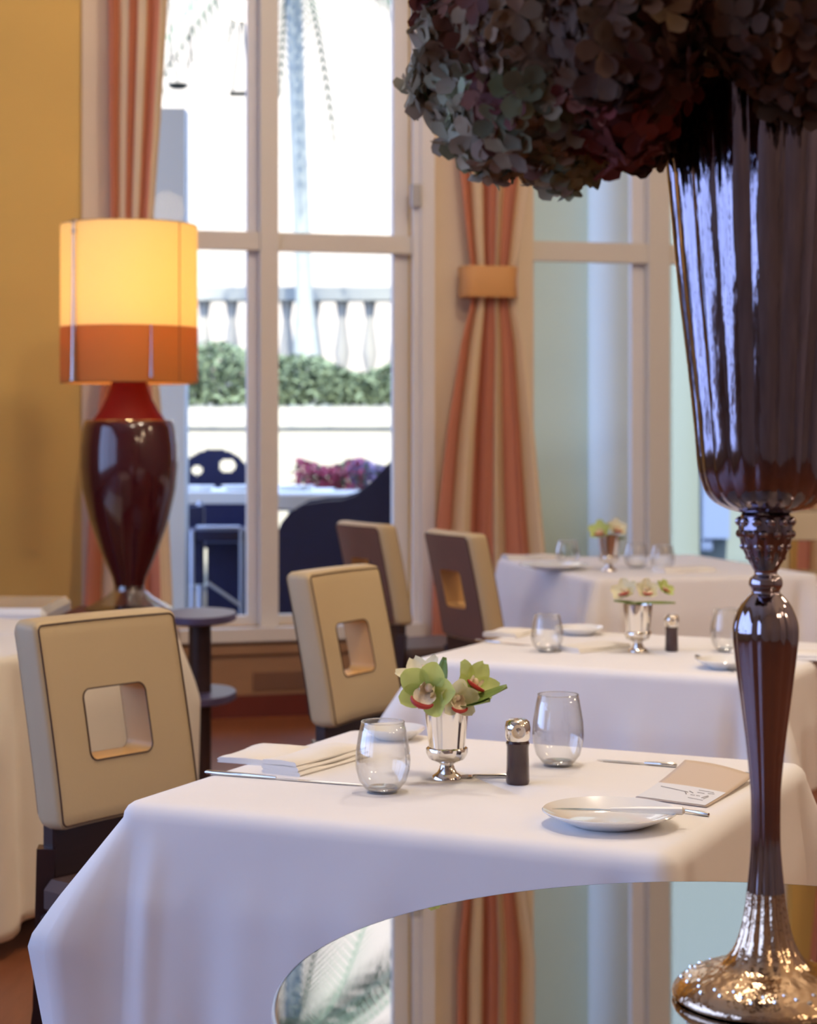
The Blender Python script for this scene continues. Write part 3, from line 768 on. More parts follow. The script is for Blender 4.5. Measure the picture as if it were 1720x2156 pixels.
# ================================================================== CHAIRS
def rrect(hx, hz, r, n=10, m_=12, cz=0):
    pts = []
    segs = [((-hx+r, -hz), (hx-r, -hz), (hx-r, -hz+r), -pi/2), ((hx, -hz+r), (hx, hz-r), (hx-r, hz-r), 0),
            ((hx-r, hz), (-hx+r, hz), (-hx+r, hz-r), pi/2), ((-hx, hz-r), (-hx, -hz+r), (-hx+r, -hz+r), pi)]
    for p, q, c, a0 in segs:
        for i in range(m_): pts.append((lerp(p[0], q[0], i/m_), lerp(p[1], q[1], i/m_)+cz))
        for i in range(n): a = a0+pi/2*i/n; pts.append((c[0]+r*cos(a), c[1]+r*sin(a)+cz))
    return pts
def make_chair():
    root = empty('dining_chair', (0, 0, 0))
    ZB, ZT = .565, .957; HX = .182; TK = .075; LEAN = .080; CURV = .016
    zc0 = (ZB+ZT)/2; hz = (ZT-ZB)/2
    def shape(x, y, z):
        t = (z-ZB)/(ZT-ZB)
        return (x, y-LEAN*t**1.15*(1 if t > 0 else 0)+CURV*((x/HX)**2-.4)-.0, z) if t > 0 else (x, y+CURV*((x/HX)**2-.4), z)
    hole = rrect(.080, .068, .018, cz=zc0-.010)
    def ring(hx, hz_, r, y): return [(p[0], y, p[1]) for p in rrect(hx, hz_, r, cz=zc0)]
    E = .022
    def bridge_face(o_, i_, y):
        rows = []
        for t in (0, .2, .4, .6, .8, 1):
            rows.append([(lerp(a[0], b[0], t), y, lerp(a[1], b[1], t)) for a, b in zip(o_, i_)])
        return rows
    # cream body: inner face + rounded edge + hole lining
    o_in = rrect(HX-.008, hz-.008, .012, cz=zc0)
    rows = bridge_face(hole, o_in, 0)
    rows += [ring(HX-.002, hz-.002, .016, -.004), ring(HX, hz, .02, -.014), ring(HX+.003, hz+.002, .02, -TK*.5), ring(HX, hz, .02, -TK+.016), ring(HX-.006, hz-.006, .018, -TK+.004), ring(HX-.014, hz-.014, .016, -TK)]
    vs = [shape(*p) for rw in rows for p in rw]; n = len(hole)
    fs = [(j*n+k, (j+1)*n+k, (j+1)*n+(k+1) % n, j*n+(k+1) % n) for j in range(len(rows)-1) for k in range(n)]
    mb = MB(); mb.add(vs, fs); mb.build('backrest', M['cream'], root, auto=60)
    # lining of opening
    rows = [[(p[0], y, p[1]) for p in hole] for y in (0, -TK*.33, -TK*.66, -TK-.001)]
    vs = [shape(*p) for rw in rows for p in rw]
    fs = [(j*n+k, j*n+(k+1) % n, (j+1)*n+(k+1) % n, (j+1)*n+k) for j in range(3) for k in range(n)]
    mb = MB(); mb.add(vs, fs); o = mb.build('opening_lining', M['tan'], root, auto=60); o['label'] = 'tan leather lining of the square opening'
    # brown outer panel
    o_out = rrect(HX-.012, hz-.012, .016, cz=zc0)
    rows = bridge_face(hole, o_out, -TK-.002)
    vs = [shape(*p) for rw in rows for p in rw]
    fs = [(j*n+k, j*n+(k+1) % n, (j+1)*n+(k+1) % n, (j+1)*n+k) for j in range(len(rows)-1) for k in range(n)]
    mb = MB(); mb.add(vs, fs); o = mb.build('back_panel', M['brown'], root); o['label'] = 'brown leather outer back panel'
    mb = MB()
    for loop, y in ((o_in, .001), (hole, .001), (o_out, -TK-.002)):
        pts = [Vector(shape(p[0], y, p[1])) for p in loop]; pts.append(pts[0]); mb.tube(pts, .0016, 6, cap=False)
    mb.build('piping', M['piping'], root)
    # seat
    mb = MB(); mb.box(-.205, .205, -.03, .37, .405, .475, bev=.018); mb.build('seat', mat('seat_leather', (.07, .04, .035), .45), root)
    mb = MB(); mb.box(-.19, .19, -.05, .355, .35, .405, bev=.004); mb.box(-.175, .175, -.055, -.02, .405, .575, bev=.004); mb.build('seat_frame', M['darkwood'], root, smooth=False)
    for sx in (-1, 1):
        mb = MB(); mb.tube([(sx*.17, .335, 0), (sx*.175, .33, .36)], [.014, .021], 4); mb.build('leg', M['darkwood'], root, smooth=False)
        mb = MB(); mb.tube([(sx*.165, -.12, 0), (sx*.172, -.06, .22), (sx*.175, -.04, .53)], [.015, .022, .025], 4); mb.build('leg', M['darkwood'], root, smooth=False)
    return root
ch0 = make_chair()
def place(o, x, y, fwd, label, zofs=0):
    o.location = (x, y, zofs); o.rotation_euler = (0, 0, atan2(fwd[1], fwd[0])-pi/2)
    tag(o, label, 'chair', 'square-backed dining chairs')
place(ch0, -.545, 3.73, (.76, -.65), 'cream square-backed chair at the left end of the nearest table')
specs = [(-.106, 4.98, (.87, -.49), 'cream square-backed chair at the left side of the second table'),
         (.263, 6.86, (.91, .42), 'brown-backed chair below the tied curtain, nearer of the two showing brown backs'),
         (-.078, 7.5, (.87, .5), 'brown-backed chair against the left window, mostly behind the cream chair'),
         (1.79, 8.55, (-.25, -.97), 'pale chair at the far table, right of the vase stem')]
for x, y, f, l in specs:
    place(copy_tree(ch0), x, y, f, l)

# ================================================================== MIRROR TABLE AND VASE
VX, VY = X(1612, 1.93), 1.93
mt_ = empty('mirror_table', (VX, VY, 0), 0, 'round mirror-topped table in the foreground under the tall vase', 'table')
mb = MB(); mb.lathe([(.001, .7500), (.4965, .7500), (.498, .7490), (.498, .732), (.001, .732)], (0, 0, 0), 160); mb.build('mirror_top', [M['mirror']], mt_, smooth=False)
mb = MB(); mb.lathe([(.4982, .733), (.5005, .735), (.5005, .747), (.4975, .7500)], (0, 0, 0), 160); mb.build('glass_rim', M['mirroredge'], mt_)
mb = MB(); mb.lathe([(.05, .04), (.04, .3), (.05, .70), (.2, .732)], (0, 0, 0), 32); mb.build('pedestal', M['darkwood'], mt_)
mb = MB(); mb.lathe([(.001, .04), (.1, .04), (.28, .012), (.29, 0), (.001, 0)], (0, 0, 0), 48); mb.build('base', M['darkwood'], mt_)

vase = empty('trumpet_vase', (VX, VY, .750), 0, 'tall fluted mercury-glass trumpet vase on the mirror table', 'vase')
VZ = lambda py: (EYE-(py-HY)/F*VY)-.750
VR = lambda r: r/F*VY
def vprof(lst): return [(VR(r), VZ(py), a) for r, py, a in lst]
def smoothp(l, n=5):
    out = []
    for i in range(len(l)-1):
        p0 = l[max(i-1, 0)]; p1 = l[i]; p2 = l[i+1]; p3 = l[min(i+2, len(l)-1)]
        for k in range(n):
            t = k/n
            out.append(tuple(.5*((2*p1[q])+(-p0[q]+p2[q])*t+(2*p0[q]-5*p1[q]+4*p2[q]-p3[q])*t*t+(-p0[q]+3*p1[q]-3*p2[q]+p3[q])*t**3) for q in range(3)))
    out.append(l[-1]); return out
mb = MB(); mb.lathe(smoothp(vprof([(52, 1088, 0), (85, 1078, .01), (115, 1058, .02), (133, 1025, .014), (142, 980, .016), (149, 900, .017), (164, 760, .018), (183, 600, .018), (200, 420, .02), (217, 240, .022), (226, 160, .024)])), (0, 0, 0), 288, ribn=18)
mb.lathe(smoothp(vprof([(222, 160, .024), (212, 240, .022), (195, 420, .02), (178, 600, .018)])), (0, 0, 0), 288, ribn=18)
mb.build('trumpet_bowl', M['chrome'], vase, auto=0)
# ornate collar with faceted cabochons
mb = MB(); mb.lathe(smoothp(vprof([(40, 1084, 0), (52, 1092, 0), (56, 1110, .02), (55, 1135, .02), (48, 1160, .04), (38, 1185, .04), (30, 1200, 0), (26, 1208, 0)])), (0, 0, 0), 96, ribn=12)
col = mb.build('collar', M['chrome'], vase, auto=0)
for row, (py, rad, br, cnt) in enumerate(((1106, 54, 11, 12), (1132, 53, 10, 12), (1158, 46, 9, 12), (1182, 37, 6, 10))):
    for k in range(cnt):
        a = 2*pi*(k+.5*(row % 2))/cnt
        mb = MB(); c = (VR(rad)*cos(a), VR(rad)*sin(a), VZ(py)); mb.ball(c, VR(br), 8, 6); o = mb.build('cabochon', M['chromel'], col, smooth=(row % 2 == 0))
mb = MB(); mb.lathe(smoothp(vprof([(26, 1206, 0), (24, 1216, 0), (33, 1226, 0), (35, 1240, 0), (29, 1254, 0), (38, 1264, 0), (54, 1285, .01), (66, 1318, .02), (68, 1345, .02), (65, 1380, .02), (58, 1440, .02), (49, 1510, .02), (40, 1580, .025), (32, 1660, .03), (30, 1710, .035), (30, 1780, .04), (33, 1830, .05), (38, 1885, .06)])), (0, 0, 0), 192, ribn=14)
mb.build('stem', M['chromel'], vase, auto=0)
mb = MB(); mb.lathe(smoothp(vprof([(38, 1885, .06), (42, 1920, .06), (52, 1970, .05), (68, 2010, .03), (92, 2036, .01), (130, 2050, 0), (168, 2068, 0), (190, 2086, 0), (197, 2100, 0), (190, 2108, 0), (170, 2110, 0)])), (0, 0, 0), 192, ribn=14)
mb.lathe([(VR(170), VZ(2110)), (.001, VZ(2110))], (0, 0, 0), 48)
ft = mb.build('foot', M['base'], vase, auto=0); ft['label'] = 'amber silvered foot'
mb = MB()
for k in range(46):
    a = 2*pi*k/46; rr_ = VR(150+30*((k*7) % 5)/5); z = VZ(2062+12*((k*7) % 5)/5)
    mb.ball((rr_*cos(a), rr_*sin(a), z+.000), .0028, 6, 4)
mb.build('rhinestone', mat('cut_rhinestone', (.9, .95, 1), .03, metal=.9), ft, smooth=False)
vzb = min((ft.matrix_local @ v.co).z for v in ft.data.vertices)
for c in vase.children: pass
vase.location.z = .7502-vzb

# ---- hydrangeas
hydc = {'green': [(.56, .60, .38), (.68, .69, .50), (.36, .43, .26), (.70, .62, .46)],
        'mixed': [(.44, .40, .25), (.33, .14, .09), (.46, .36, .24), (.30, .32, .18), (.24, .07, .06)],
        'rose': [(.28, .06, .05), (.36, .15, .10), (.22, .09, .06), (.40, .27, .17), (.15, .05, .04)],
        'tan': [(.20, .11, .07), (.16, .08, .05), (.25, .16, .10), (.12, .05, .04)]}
def hydrangea(px, py, Y, r, tone, label, seed, nflo=120, ps=.0150):
    rr = random.Random(seed)
    c0 = P(px, py, Y)
    root = empty('hydrangea_head', c0, 0, label, 'flower', 'hydrangea heads around the vase rim')
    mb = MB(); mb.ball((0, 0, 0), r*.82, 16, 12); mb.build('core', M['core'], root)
    mb = MB(); cols = []
    ga = pi*(3-sqrt(5))
    pal = hydc[tone]
    patch = [Vector((rr.uniform(-1, 1), rr.uniform(-1, 1), rr.uniform(-1, 1))).normalized() for _ in pal]
    for i in range(nflo):
        z = 1-2*(i+.5)/nflo; q = sqrt(1-z*z); a = i*ga
        d = Vector((q*cos(a), q*sin(a), z))+Vector((rr.uniform(-.12, .12), rr.uniform(-.12, .12), rr.uniform(-.12, .12))); d.normalize()
        lump = 1+.07*sin(5*d.x+seed)+.07*sin(6*d.z+2*seed)
        c = d*r*lump*rr.uniform(.90, 1.04)
        nrm = (d+Vector((rr.uniform(-.5, .5), rr.uniform(-.5, .5), rr.uniform(-.5, .5)))).normalized()
        t1 = nrm.cross(Vector((.3, .5, .8))).normalized(); t2 = nrm.cross(t1)
        k = max(range(len(pal)), key=lambda j: d.dot(patch[j])+rr.uniform(-.35, .35))
        base = pal[k]; rot = rr.uniform(0, 1.57); sz = ps*rr.uniform(.8, 1.35)
        for p_ in range(4):
            a = rot+p_*pi/2+rr.uniform(-.12, .12)
            u = t1*cos(a)+t2*sin(a); v = nrm.cross(u)
            cup = rr.uniform(-.2, .7)
            wv = rr.uniform(-.18, .18)
            pts = [c, c+u*sz*.45+v*sz*.42+nrm*sz*(.12*cup+.08), c+u*sz*.95+v*sz*.52+nrm*sz*(.5*cup+wv), c+u*sz*1.32+v*sz*.12+nrm*sz*(.75*cup), c+u*sz*1.3-v*sz*.18+nrm*sz*(.72*cup-.05),
                   c+u*sz*.95-v*sz*.52+nrm*sz*(.5*cup-wv), c+u*sz*.45-v*sz*.42+nrm*sz*(.12*cup+.08), c+u*sz*.7+nrm*sz*(.12*cup-.06)]
            mb.add(pts, [(0, 1, 7), (1, 2, 7), (2, 3, 7), (3, 4, 7), (4, 5, 7), (5, 6, 7), (6, 0, 7)])
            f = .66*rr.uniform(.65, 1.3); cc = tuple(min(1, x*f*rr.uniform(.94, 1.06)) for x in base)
            cols += [cc]*8
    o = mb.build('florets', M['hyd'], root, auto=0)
    at = o.data.color_attributes.new('petal', 'FLOAT_COLOR', 'POINT')
    flat = []
    for c in cols: flat += [*c, 1]
    at.data.foreach_set('color', flat)
    return root
H = [(1000, 168, 1.93, .062, 'green', 'leftmost grey-green hydrangea head'),
     (1048, 262, 1.88, .050, 'green', 'green hydrangea head low on the left, above the curtain'),
     (1188, 306, 1.90, .042, 'green', 'lowest hydrangea head, hanging right of the striped curtain'),
     (1130, 220, 1.80, .055, 'mixed', 'blush and green hydrangea head at the middle of the left cluster'),
     (1010, 60, 1.90, .058, 'mixed', 'hydrangea head with a burgundy patch at the top left'),
     (1150, 70, 1.80, .066, 'rose', 'dusty rose hydrangea head at the top of the left cluster'),
     (1300, 180, 1.78, .068, 'rose', 'dark rose hydrangea head left of the vase rim'),
     (1340, 270, 1.90, .036, 'tan', 'small brownish hydrangea head touching the vase rim at the left'),
     (1310, 60, 1.72, .066, 'tan', 'tan hydrangea head top centre, before the vase rim'),
     (1425, 60, 1.85, .050, 'rose', 'deep rose hydrangea head just above the vase rim'),
     (1650, 40, 1.72, .062, 'tan', 'tan hydrangea head right of the dark gap'),
     (1720, 120, 1.74, .055, 'tan', 'brown hydrangea head at the right picture edge'),
     (1230, -80, 1.95, .085, 'rose', 'rose hydrangea head at the top of the arrangement'),
     (1060, -60, 2.0, .075, 'green', 'green hydrangea head at the upper left crown'),
     (1470, -80, 1.9, .085, 'mixed', 'hydrangea head crowning the arrangement over the vase'),
     (1850, 90, 1.93, .085, 'green', 'green hydrangea head beyond the right picture edge'),
     (1500, 60, 2.12, .075, 'rose', 'rose hydrangea head behind the vase rim'),
     (1700, -60, 2.0, .085, 'mixed', 'mixed hydrangea head over the right of the rim')]
for i, (px, py, Y, r, tn, lb) in enumerate(H):
    hydrangea(px, py, Y, r, tn, lb, 20+i, nflo=int(80+(r/.05)**2*30))

# ================================================================== TABLEWARE
HT = .7525
def tumbler(name, px, py, w_, h_, label, grp='stemless glasses on the tables', surf=.7515):
    b = T(px, py, surf); r = w_/2; t = .0012
    o_ = [(.001, .001), (r*.50, .001), (r*.62, .006), (r*.85, h_*.16), (r*.98, h_*.34), (r, h_*.45), (r*.97, h_*.62), (r*.86, h_*.86), (r*.78, h_)]
    i_ = [(p[0]-t, p[1]) for p in o_[:1:-1]]+[(r*.5, .010), (.001, .009)]
    mb = MB(); mb.lathe(o_+i_, (0, 0, 0), 48)
    o = mb.build(name, M['glass'], None, auto=80); o.location = b
    mbb = MB(); mbb.lathe([(.001, .002), (r*.5, .002), (r*.56, .006), (r*.45, .0095), (.001, .009)], (0, 0, 0), 32); mbb.build('glass_base', M['crystal'], o)
    mbr = MB(); mbr.tube([(r*.775*cos(2*pi*k/40), r*.775*sin(2*pi*k/40), h_) for k in range(41)], .0009, 6, cap=False); mbr.build('rim', M['crystal'], o)
    return tag(o, label, 'glass', grp)
tumbler('stemless_glass', 806, 1668, .088, .112, 'stemless glass left of the orchid cup on the nearest table')
tumbler('stemless_glass', 1175, 1612, .089, .122, 'stemless glass right of the pepper mill on the nearest table')
tumbler('stemless_glass', 1152, 1372, .084, .095, 'stemless glass at the left of the second table')
tumbler('stemless_glass', 1530, 1372, .084, .11, 'stemless glass on the second table beside the vase stem')
tumbler('stemless_glass', 1340, 1196, .10, .10, 'blurred glass on the far table, right of the yellow flowers')
tumbler('stemless_glass', 1395, 1200, .10, .10, 'blurred glass on the far table, farthest right of the flowers')
tumbler('stemless_glass', 1195, 1188, .10, .10, 'blurred glass on the far table, left of the yellow flowers')

def orchid_cup(px, py, s, label):
    b = T(px, py, .7515)
    r = empty('orchid_cup', b, 0, label, 'vase', 'footed silver cups holding orchids')
    mb = MB(); mb.lathe([(.0372*s, .122*s), (.0345*s, .09*s), (.0305*s, .055*s), (.0305*s, .050*s)], (0, 0, 0), 48)
    mb.lathe([(.0365*s, .122*s), (.033*s, .09*s), (.028*s, .055*s), (.001, .05*s)], (0, 0, 0), 48)
    mb.build('bowl', M['silver'], r, auto=50)
    mb = MB(); mb.lathe([(.0305*s, .052*s), (.033*s, .05*s), (.033*s, .042*s), (.028*s, .032*s), (.014*s, .026*s), (.010*s, .022*s), (.012*s, .018*s)], (0, 0, 0), 40, rib=.04, ribn=16); mb.build('gadrooned_band', M['silver'], r, auto=50)
    mb = MB(); mb.lathe([(.012*s, .018*s), (.016*s, .010*s), (.024*s, .005*s), (.025*s, 0), (.001, 0)], (0, 0, 0), 40); mb.build('foot', M['silver'], r, auto=50)
    return r, b
def petal(mb, c, d, n, L, W, curl, mi=0, tipw=.25):
    """c base, d direction, n normal"""
    d = d.normalized(); n = (n-d*n.dot(d)).normalized(); s = d.cross(n)
    rows = 7; vs = []
    for i in range(rows+1):
        t = i/rows; w_ = W*(sin(pi*min(1, (t*.86+.07)))**.8)
        cc = c+d*L*(t-.12*curl*t*t)+n*L*curl*t*t*.6
        for q in (-1, -.5, 0, .5, 1):
            vs.append(cc+s*w_*q+n*(abs(q)**1.5)*W*.35)
    fs = [(i*5+k, i*5+k+1, (i+1)*5+k+1, (i+1)*5+k) for i in range(rows) for k in range(4)]
    mb.add(vs, fs, mi)
def bloom(loc, face, up, size, label, m_=None):
    o = empty('orchid_bloom', loc, 0, label, 'flower', 'orchid blooms in the silver cups')
    f = Vector(face).normalized(); u = Vector(up); u = (u-f*u.dot(f)).normalized(); s = u.cross(f)
    mb = MB()
    for a, L, W in ((90, 1, .40), (18, 1, .42), (162, 1, .42), (-40, .95, .36), (220, .95, .36)):
        a = radians(a); d = s*cos(a)+u*sin(a)+f*.25
        petal(mb, Vector((0, 0, 0)), d, f, size*L, size*W, .35)
    mb.build('petals', m_ or M['petalg'], o, auto=0)
    mb = MB(); petal(mb, f*.05*size, (f*.9-u*.62), u, size*.66, size*.34, -.5)
    petal(mb, f*.05*size+s*.16*size, (f*.8+s*.35+u*.1), -s, size*.45, size*.20, .4)
    petal(mb, f*.05*size-s*.16*size, (f*.8-s*.35+u*.1), s, size*.45, size*.20, .4)
    mb.ball(f*.22*size+u*.10*size, size*.13, 12, 8)
    mb.build('lip', M['lipc'], o, auto=0)
    mb = MB(); c = f*.46*size-u*.34*size
    mb.tube([c+(s*cos(t)*.33+u*(.06+.17*sin(t)))*size+f*.08*size*abs(sin(t)) for t in [pi+pi*k/14 for k in range(15)]], [size*(.03+.05*sin(pi*k/14)) for k in range(15)], 8)
    mb.build('lip_edge', M['lip'], o)
    return o
def leaf(loc, d, L, W, curl, label):
    mb = MB(); petal(mb, Vector((0, 0, 0)), Vector(d), Vector((0, -.3, 1)), L, W, curl)
    o = mb.build('orchid_leaf', M['leaf'], None, auto=0); o.location = loc
    sm = o.modifiers.new('solid', 'SOLIDIFY'); sm.thickness = .0008
    return tag(o, label, 'leaf', 'orchid leaves in the silver cups')
cup, cb = orchid_cup(941, 1638, 1.0, 'footed silver cup with large orchids on the nearest table')
YC = cb.y
PP = lambda px, py, dy=0: P(px, py, YC+dy)
bloom(PP(903, 1455, -.038), (-.22, -1, .15), (.35, 0, 1), .056, 'green orchid with red-edged lip facing forward on the nearest table', M['petalg'])
bloom(PP(992, 1446, .0), (.45, -.55, .55), (.5, .4, .8), .047, 'green orchid turned upward at the right of the nearest cup')
bloom(PP(888, 1430, .035), (-.3, -.35, .9), (-.2, .9, .3), .046, 'pale cream orchid at the back of the nearest cup', M['petalw'])
bloom(PP(958, 1474, -.032), (.35, -.8, .1), (.1, 0, 1), .040, 'folded pale orchid low at the cup rim', M['petalw'])
leaf(PP(965, 1490, -.03), (1, -.1, .34), .088, .015, .12, 'broad green leaf leaning right out of the nearest cup')
leaf(PP(960, 1488, -.03), (1, -.35, .14), .060, .014, .1, 'short green leaf below the broad one')
leaf(PP(925, 1465, -.01), (.22, -.1, 1), .066, .013, .1, 'upright green leaf at the middle of the nearest cup')
cup2, cb2 = orchid_cup(1343, 1371, 1.0, 'footed silver cup with yellow orchids on the second table')
P2 = lambda px, py, dy=0: P(px, py, cb2.y+dy)
bloom(P2(1318, 1250), (-.4, -.6, .6), (0, .6, .8), .042, 'yellow-green orchid at the left of the second cup', M['petalw'])
bloom(P2(1360, 1246, -.02), (.1, -.8, .5), (0, .3, 1), .036, 'yellow orchid with dark lip at the middle of the second cup', M['petalw'])
bloom(P2(1395, 1244), (.5, -.5, .6), (.2, .4, .9), .032, 'small yellow orchid at the right of the second cup', M['petalg'])
leaf(P2(1340, 1270, -.02), (1, 0, -.02), .10, .009, .02, 'long dark leaf under the yellow orchids')
leaf(P2(1345, 1272, -.02), (-1, 0, .1), .065, .009, .02, 'dark leaf pointing left under the yellow orchids')
cup3, cb3 = orchid_cup(1282, 1202, 1.2, 'blurred silver cup with flowers on the far table')
P3 = lambda px, py, dy=0: P(px, py, cb3.y+dy)
bloom(P3(1265, 1122), (-.3, -.7, .5), (0, .3, 1), .055, 'blurred olive bloom at the left of the far cup', M['petalg'])
bloom(P3(1295, 1116), (.3, -.7, .5), (0, .3, 1), .050, 'blurred yellow bloom at the right of the far cup', M['petalw'])
leaf(P3(1280, 1138), (1, 0, .05), .07, .014, .1, 'dark leaf under the blurred blooms of the far cup')

def mill(px, py, s, label):
    b = T(px, py, .7515); r = empty('pepper_mill', b, 0, label, 'pepper mill', 'pepper mills')
    mb = MB(); mb.lathe([(.001, 0), (.0175*s, 0), (.019*s, .004*s), (.018*s, .03*s), (.0175*s, .06*s), (.019*s, .066*s), (.0165*s, .072*s), (.001, .072*s)], (0, 0, 0), 24, rib=.02, ribn=10); mb.build('body', M['pepper'], r)
    mb = MB(); mb.lathe([(.017*s, .070*s), (.020*s, .075*s), (.021*s, .092*s), (.019*s, .101*s), (.014*s, .105*s), (.001, .106*s)], (0, 0, 0), 28); mb.build('cap', M['silver'], r, auto=50)
    mb = MB(); mb.lathe([(.0001, .0), (.009*s, .0), (.011*s, .003*s), (.0115*s, .004*s)], (0, 0, 0), 20); o = mb.build('cap_disc', M['lipc'], r); o.rotation_euler = (radians(90), 0, 0); o.location = (0, -.0205*s, .088*s)
    return r
mill(1090, 1650, 1.0, 'dark pepper mill with chrome cap on the nearest table')
mill(1414, 1371, .9, 'red pepper mill in glass on the second table')

def plate(px, py, r, label, surf=.7515):
    b = T(px, py, surf); mb = MB()
    mb.lathe([(.001, 0), (r*.55, 0), (r*.62, .004), (r*.98, .019), (r, .021), (r*.985, .0225), (r*.64, .0075), (r*.58, .0045), (.001, .0045)], (0, 0, 0), 72)
    o = mb.build('bread_plate', M['porcelain'], None, auto=50); o.location = b
    return tag(o, label, 'plate', 'white bread plates'), b
pl1, plb = plate(1284, 1736, .099, 'white bread plate with a knife across it on the nearest table')
plate(830, 1556, .058, 'white side plate seen through the left glass')
plate(1530, 1407, .075, 'plate at the right end of the second table beside the vase stem')
plate(1220, 1336, .07, 'plate at the far side of the second table')
plate(1165, 1199, .14, 'blurred plate on the left of the far table')

def knife(a, b, z, label, w_=.010, handle=.45, hm=None):
    a = Vector((a[0], a[1], z)); b = Vector((b[0], b[1], z)); d = b-a; L = d.length
    r = empty('table_knife', a, atan2(d.y, d.x), label, 'knife')
    hl = L*handle; mb = MB()
    vs = []
    st = [(hl, w_*.35), (hl+.02, w_*.8), (hl+(L-hl)*.6, w_*.9), (L-.015, w_*.6), (L, .001)]
    for x, ww in st: vs += [(x, -ww*.5, .0012), (x, ww*.5, .0012), (x, ww*.5, .0026), (x, -ww*.5, .0026)]
    fs = []
    for i in range(len(st)-1):
        for k in range(4): fs.append((i*4+k, i*4+(k+1) % 4, (i+1)*4+(k+1) % 4, (i+1)*4+k))
    fs += [(3, 2, 1, 0), (16, 17, 18, 19)]
    mb.add(vs, fs); mb.build('blade', M['steel'], r, smooth=False)
    mb = MB(); mb.tube([(0, 0, .0035), (.004, 0, .0035), (hl*.6, 0, .0034), (hl, 0, .003)], [.002, .0042, .0038, .0025] if not hm else [.003, .0062, .0052, .003], 10); mb.build('handle', hm or M['steel'], r)
    return r
def fork(a, b, z, label, scale=1):
    a = Vector((a[0], a[1], z)); b = Vector((b[0], b[1], z)); d = b-a; L = d.length
    r = empty('table_fork', a, atan2(d.y, d.x), label, 'fork')
    mb = MB(); mb.tube([(0, 0, .003), (.01, 0, .0032), (L*.35, 0, .004), (L*.66, 0, .0045), (L*.72, 0, .0035)], [.0028, .004, .0025, .002, .003], 8); mb.build('handle', M['steel'], r)
    mb = MB(); mb.box(L*.70, L*.80, -.010, .010, .0022, .0038, bev=.0006)
    for k in (-1.5, -.5, .5, 1.5): mb.tube([(L*.79, k*.0058, .003), (L*.9, k*.0058, .0022), (L, k*.0052, .0045)], [.0015, .0013, .0008], 6)
    mb.build('tines', M['steel'], r)
    return r
def kn(p, q, label, z=.7517, **k): a = T(*p); b = T(*q); return knife((a.x, a.y), (b.x, b.y), z, label, **k)
def fk(p, q, label, z=.7517): a = T(*p); b = T(*q); return fork((a.x, a.y), (b.x, b.y), z, label)
kn((432, 1632), (770, 1658), 'long knife at the left edge of the nearest table')
kn((1425, 1618), (1257, 1604), 'dark-edged knife behind the beige card', handle=.4)
fk((1492, 1722), (1400, 1708), 'fork half hidden under the plate rim and card')
fk((1075, 1640), (962, 1640), 'fork lying between orchid cup and pepper mill')
kn((1592, 1640), (1545, 1632), 'knife end showing right of the beige card', handle=.7)
# butter knife resting on the plate
pk = knife((plb.x+.105, plb.y-.03), (plb.x-.085, plb.y-.008), .7515+.0225, 'white-handled butter knife resting across the bread plate', w_=.014, handle=.56, hm=M['ivory'])
kn((1465, 1385), (1545, 1418), 'knife on the right of the second table', handle=.5)
kn((1000, 1352), (1120, 1362), 'knife on the left of the second table')

# napkins
def napkin(px, py, L, W, H_, ang, label, m_='napkin', surf=.7515, layers=2):
    b = T(px, py, surf); mb = MB(); N = 14; K = 8
    for ly in range(layers):
        z0 = H_*ly/layers; z1 = z0+H_/layers*.92; sh_ = .004*ly
        vs = []
        for i in range(N+1):
            t = i/N; x = -L/2+L*t; wob = .0015*sin(t*9+ly)
            prof = [(-W/2+sh_, z0), (-W/2-.002+sh_, (z0+z1)/2), (-W/2+.002+sh_, z1+wob), (0, z1+wob*1.5+.001), (W/2-.002, z1+wob), (W/2+.002, (z0+z1)/2), (W/2, z0)]
            vs += [(x, y, z) for y, z in prof]
        fs = [(i*7+k, (i+1)*7+k, (i+1)*7+(k+1) % 7, i*7+(k+1) % 7) for i in range(N) for k in range(7)]
        fs += [tuple(range(7)), tuple(N*7+k for k in range(6, -1, -1))]
        mb.add(vs, fs)
    o = mb.build('napkin', M[m_], None, auto=60); o.location = b; o.rotation_euler = (0, 0, ang)
    return tag(o, label, 'napkin', 'folded white napkins')
a1 = atan2(ey1.y, ey1.x)
napkin(668, 1610, .22, .075, .022, a1-.10, 'thick folded napkin left of the stemless glass on the nearest table', layers=3)
napkin(560, 1592, .17, .10, .008, a1+.05, 'flat folded napkin at the left corner of the nearest table', layers=2)
napkin(1075, 1336, .16, .10, .012, a1, 'folded napkin at the left end of the second table')
napkin(1245, 1366, .20, .10, .012, a1-.4, 'folded napkin in the middle of the second table')
napkin(1655, 1384, .26, .10, .016, atan2(ex2.y, ex2.x), 'folded napkin at the right end of the second table')
napkin(1120, 1176, .25, .12, .015, .2, 'blurred napkin on the far table')
napkin(1440, 1204, .22, .12, .02, .3, 'blurred napkin right of the glasses on the far table')
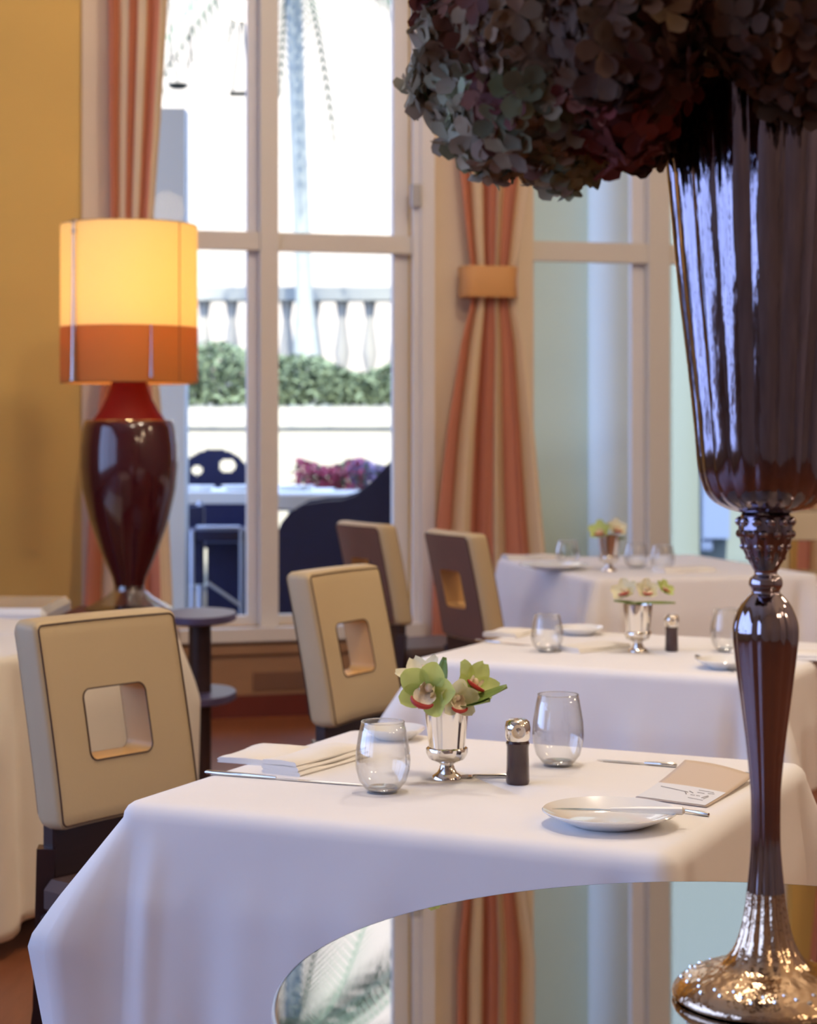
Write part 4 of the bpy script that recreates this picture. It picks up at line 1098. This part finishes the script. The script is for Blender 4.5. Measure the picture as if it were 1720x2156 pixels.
# beige card, gently curved, back edge lifted
def card():
    c = [T(1338, 1684), T(1488, 1704), T(1588, 1648), T(1442, 1625)]
    ctr = sum(c, Vector())/4; ctr.z = .7515
    r = empty('menu_card', ctr, 0, 'beige folded card with pale printed lower half beside the bread plate', 'card')
    mb = MB(); n = 14; vs = []
    def pt(s, t, dz=0):
        p = c[0].lerp(c[1], s).lerp(c[3].lerp(c[2], s), t)
        z = .003+.016*t**2*(1-.5*s)+.004*sin(pi*s)*t
        return Vector((p.x-ctr.x, p.y-ctr.y, z+dz))
    for i in range(n+1):
        for j in range(n+1): vs.append(pt(i/n, j/n))
    fs = [(i*(n+1)+j, (i+1)*(n+1)+j, (i+1)*(n+1)+j+1, i*(n+1)+j+1) for i in range(n) for j in range(n)]
    mb.add(vs, fs); o = mb.build('sheet', M['card'], r, auto=0); sm = o.modifiers.new('s', 'SOLIDIFY'); sm.thickness = .0012; sm.offset = -1
    mb = MB(); vs = []
    for i in range(n+1):
        for j in range(5): vs.append(pt(i/n*.96+.01, j/4*.42+.01, .0009))
    fs = [(i*5+j, (i+1)*5+j, (i+1)*5+j+1, i*5+j+1) for i in range(n) for j in range(4)]
    mb.add(vs, fs); mb.build('printed_panel', M['cardw'], r, auto=0)
    mb = MB()
    def ln(s0, t0, s1, t1, w_=.0004): mb.tube([pt(lerp(s0, s1, q/6), lerp(t0, t1, q/6), .0016) for q in range(7)], w_, 4)
    ln(.12, .33, .55, .27, .0005); ln(.5, .28, .56, .22, .0009); ln(.55, .3, .62, .27, .0007)
    ln(.64, .36, .85, .36); ln(.66, .30, .76, .30); ln(.80, .31, .88, .33); ln(.62, .22, .68, .22); ln(.70, .22, .75, .22); ln(.80, .18, .84, .26, .0005); ln(.84, .16, .86, .24); ln(.64, .14, .86, .12)
    mb.build('print_lines', M['ink'], r)
card()

# ================================================================== FILL PENDANTS (unseen lamps added to brighten the room)
def pendant(x, y, z, e, label, rad=.17):
    r = empty('fill_pendant', (x, y, z), 0, label, 'lamp', 'added fill pendants on the ceiling')
    mb = MB(); mb.ball((0, 0, 0), rad, 24, 16); mb.build('globe', GL[e], r)
    mb = MB(); mb.tube([(0, 0, rad), (0, 0, CEIL-z)], .006, 8); mb.build('cord', M['iron'], r)
    mb = MB(); mb.lathe([(.001, -.03), (.06, -.03), (.06, 0), (.001, 0)], (0, 0, CEIL-z), 20); mb.build('ceiling_rose', M['iron'], r)
GL = {0: mat('warm_fill_globe', (1, .9, .75), .5, emis=(1, .76, .50), es=FILL_E), 1: mat('neutral_fill_globe', (1, .95, .85), .5, emis=(1, .86, .70), es=FILL_E*2.9)}
for i, (x, y, z) in enumerate(((3.4, 2.6, 3.3), (3.7, 5.0, 3.3), (2.9, -.6, 3.5), (4.2, .4, 3.3), (.9, 5.4, 4.2), (.25, 3.0, 4.2))):
    pendant(x, y, z, 1 if i > 3 else 0, ['unseen fill pendant added to the right of the nearest table', 'unseen fill pendant added right of the second table', 'unseen fill pendant added behind the camera', 'unseen fill pendant added by the right wall', 'unseen fill pendant added high above the second table', 'unseen fill pendant added high above the nearest table'][i])
bpy.context.view_layer.update()
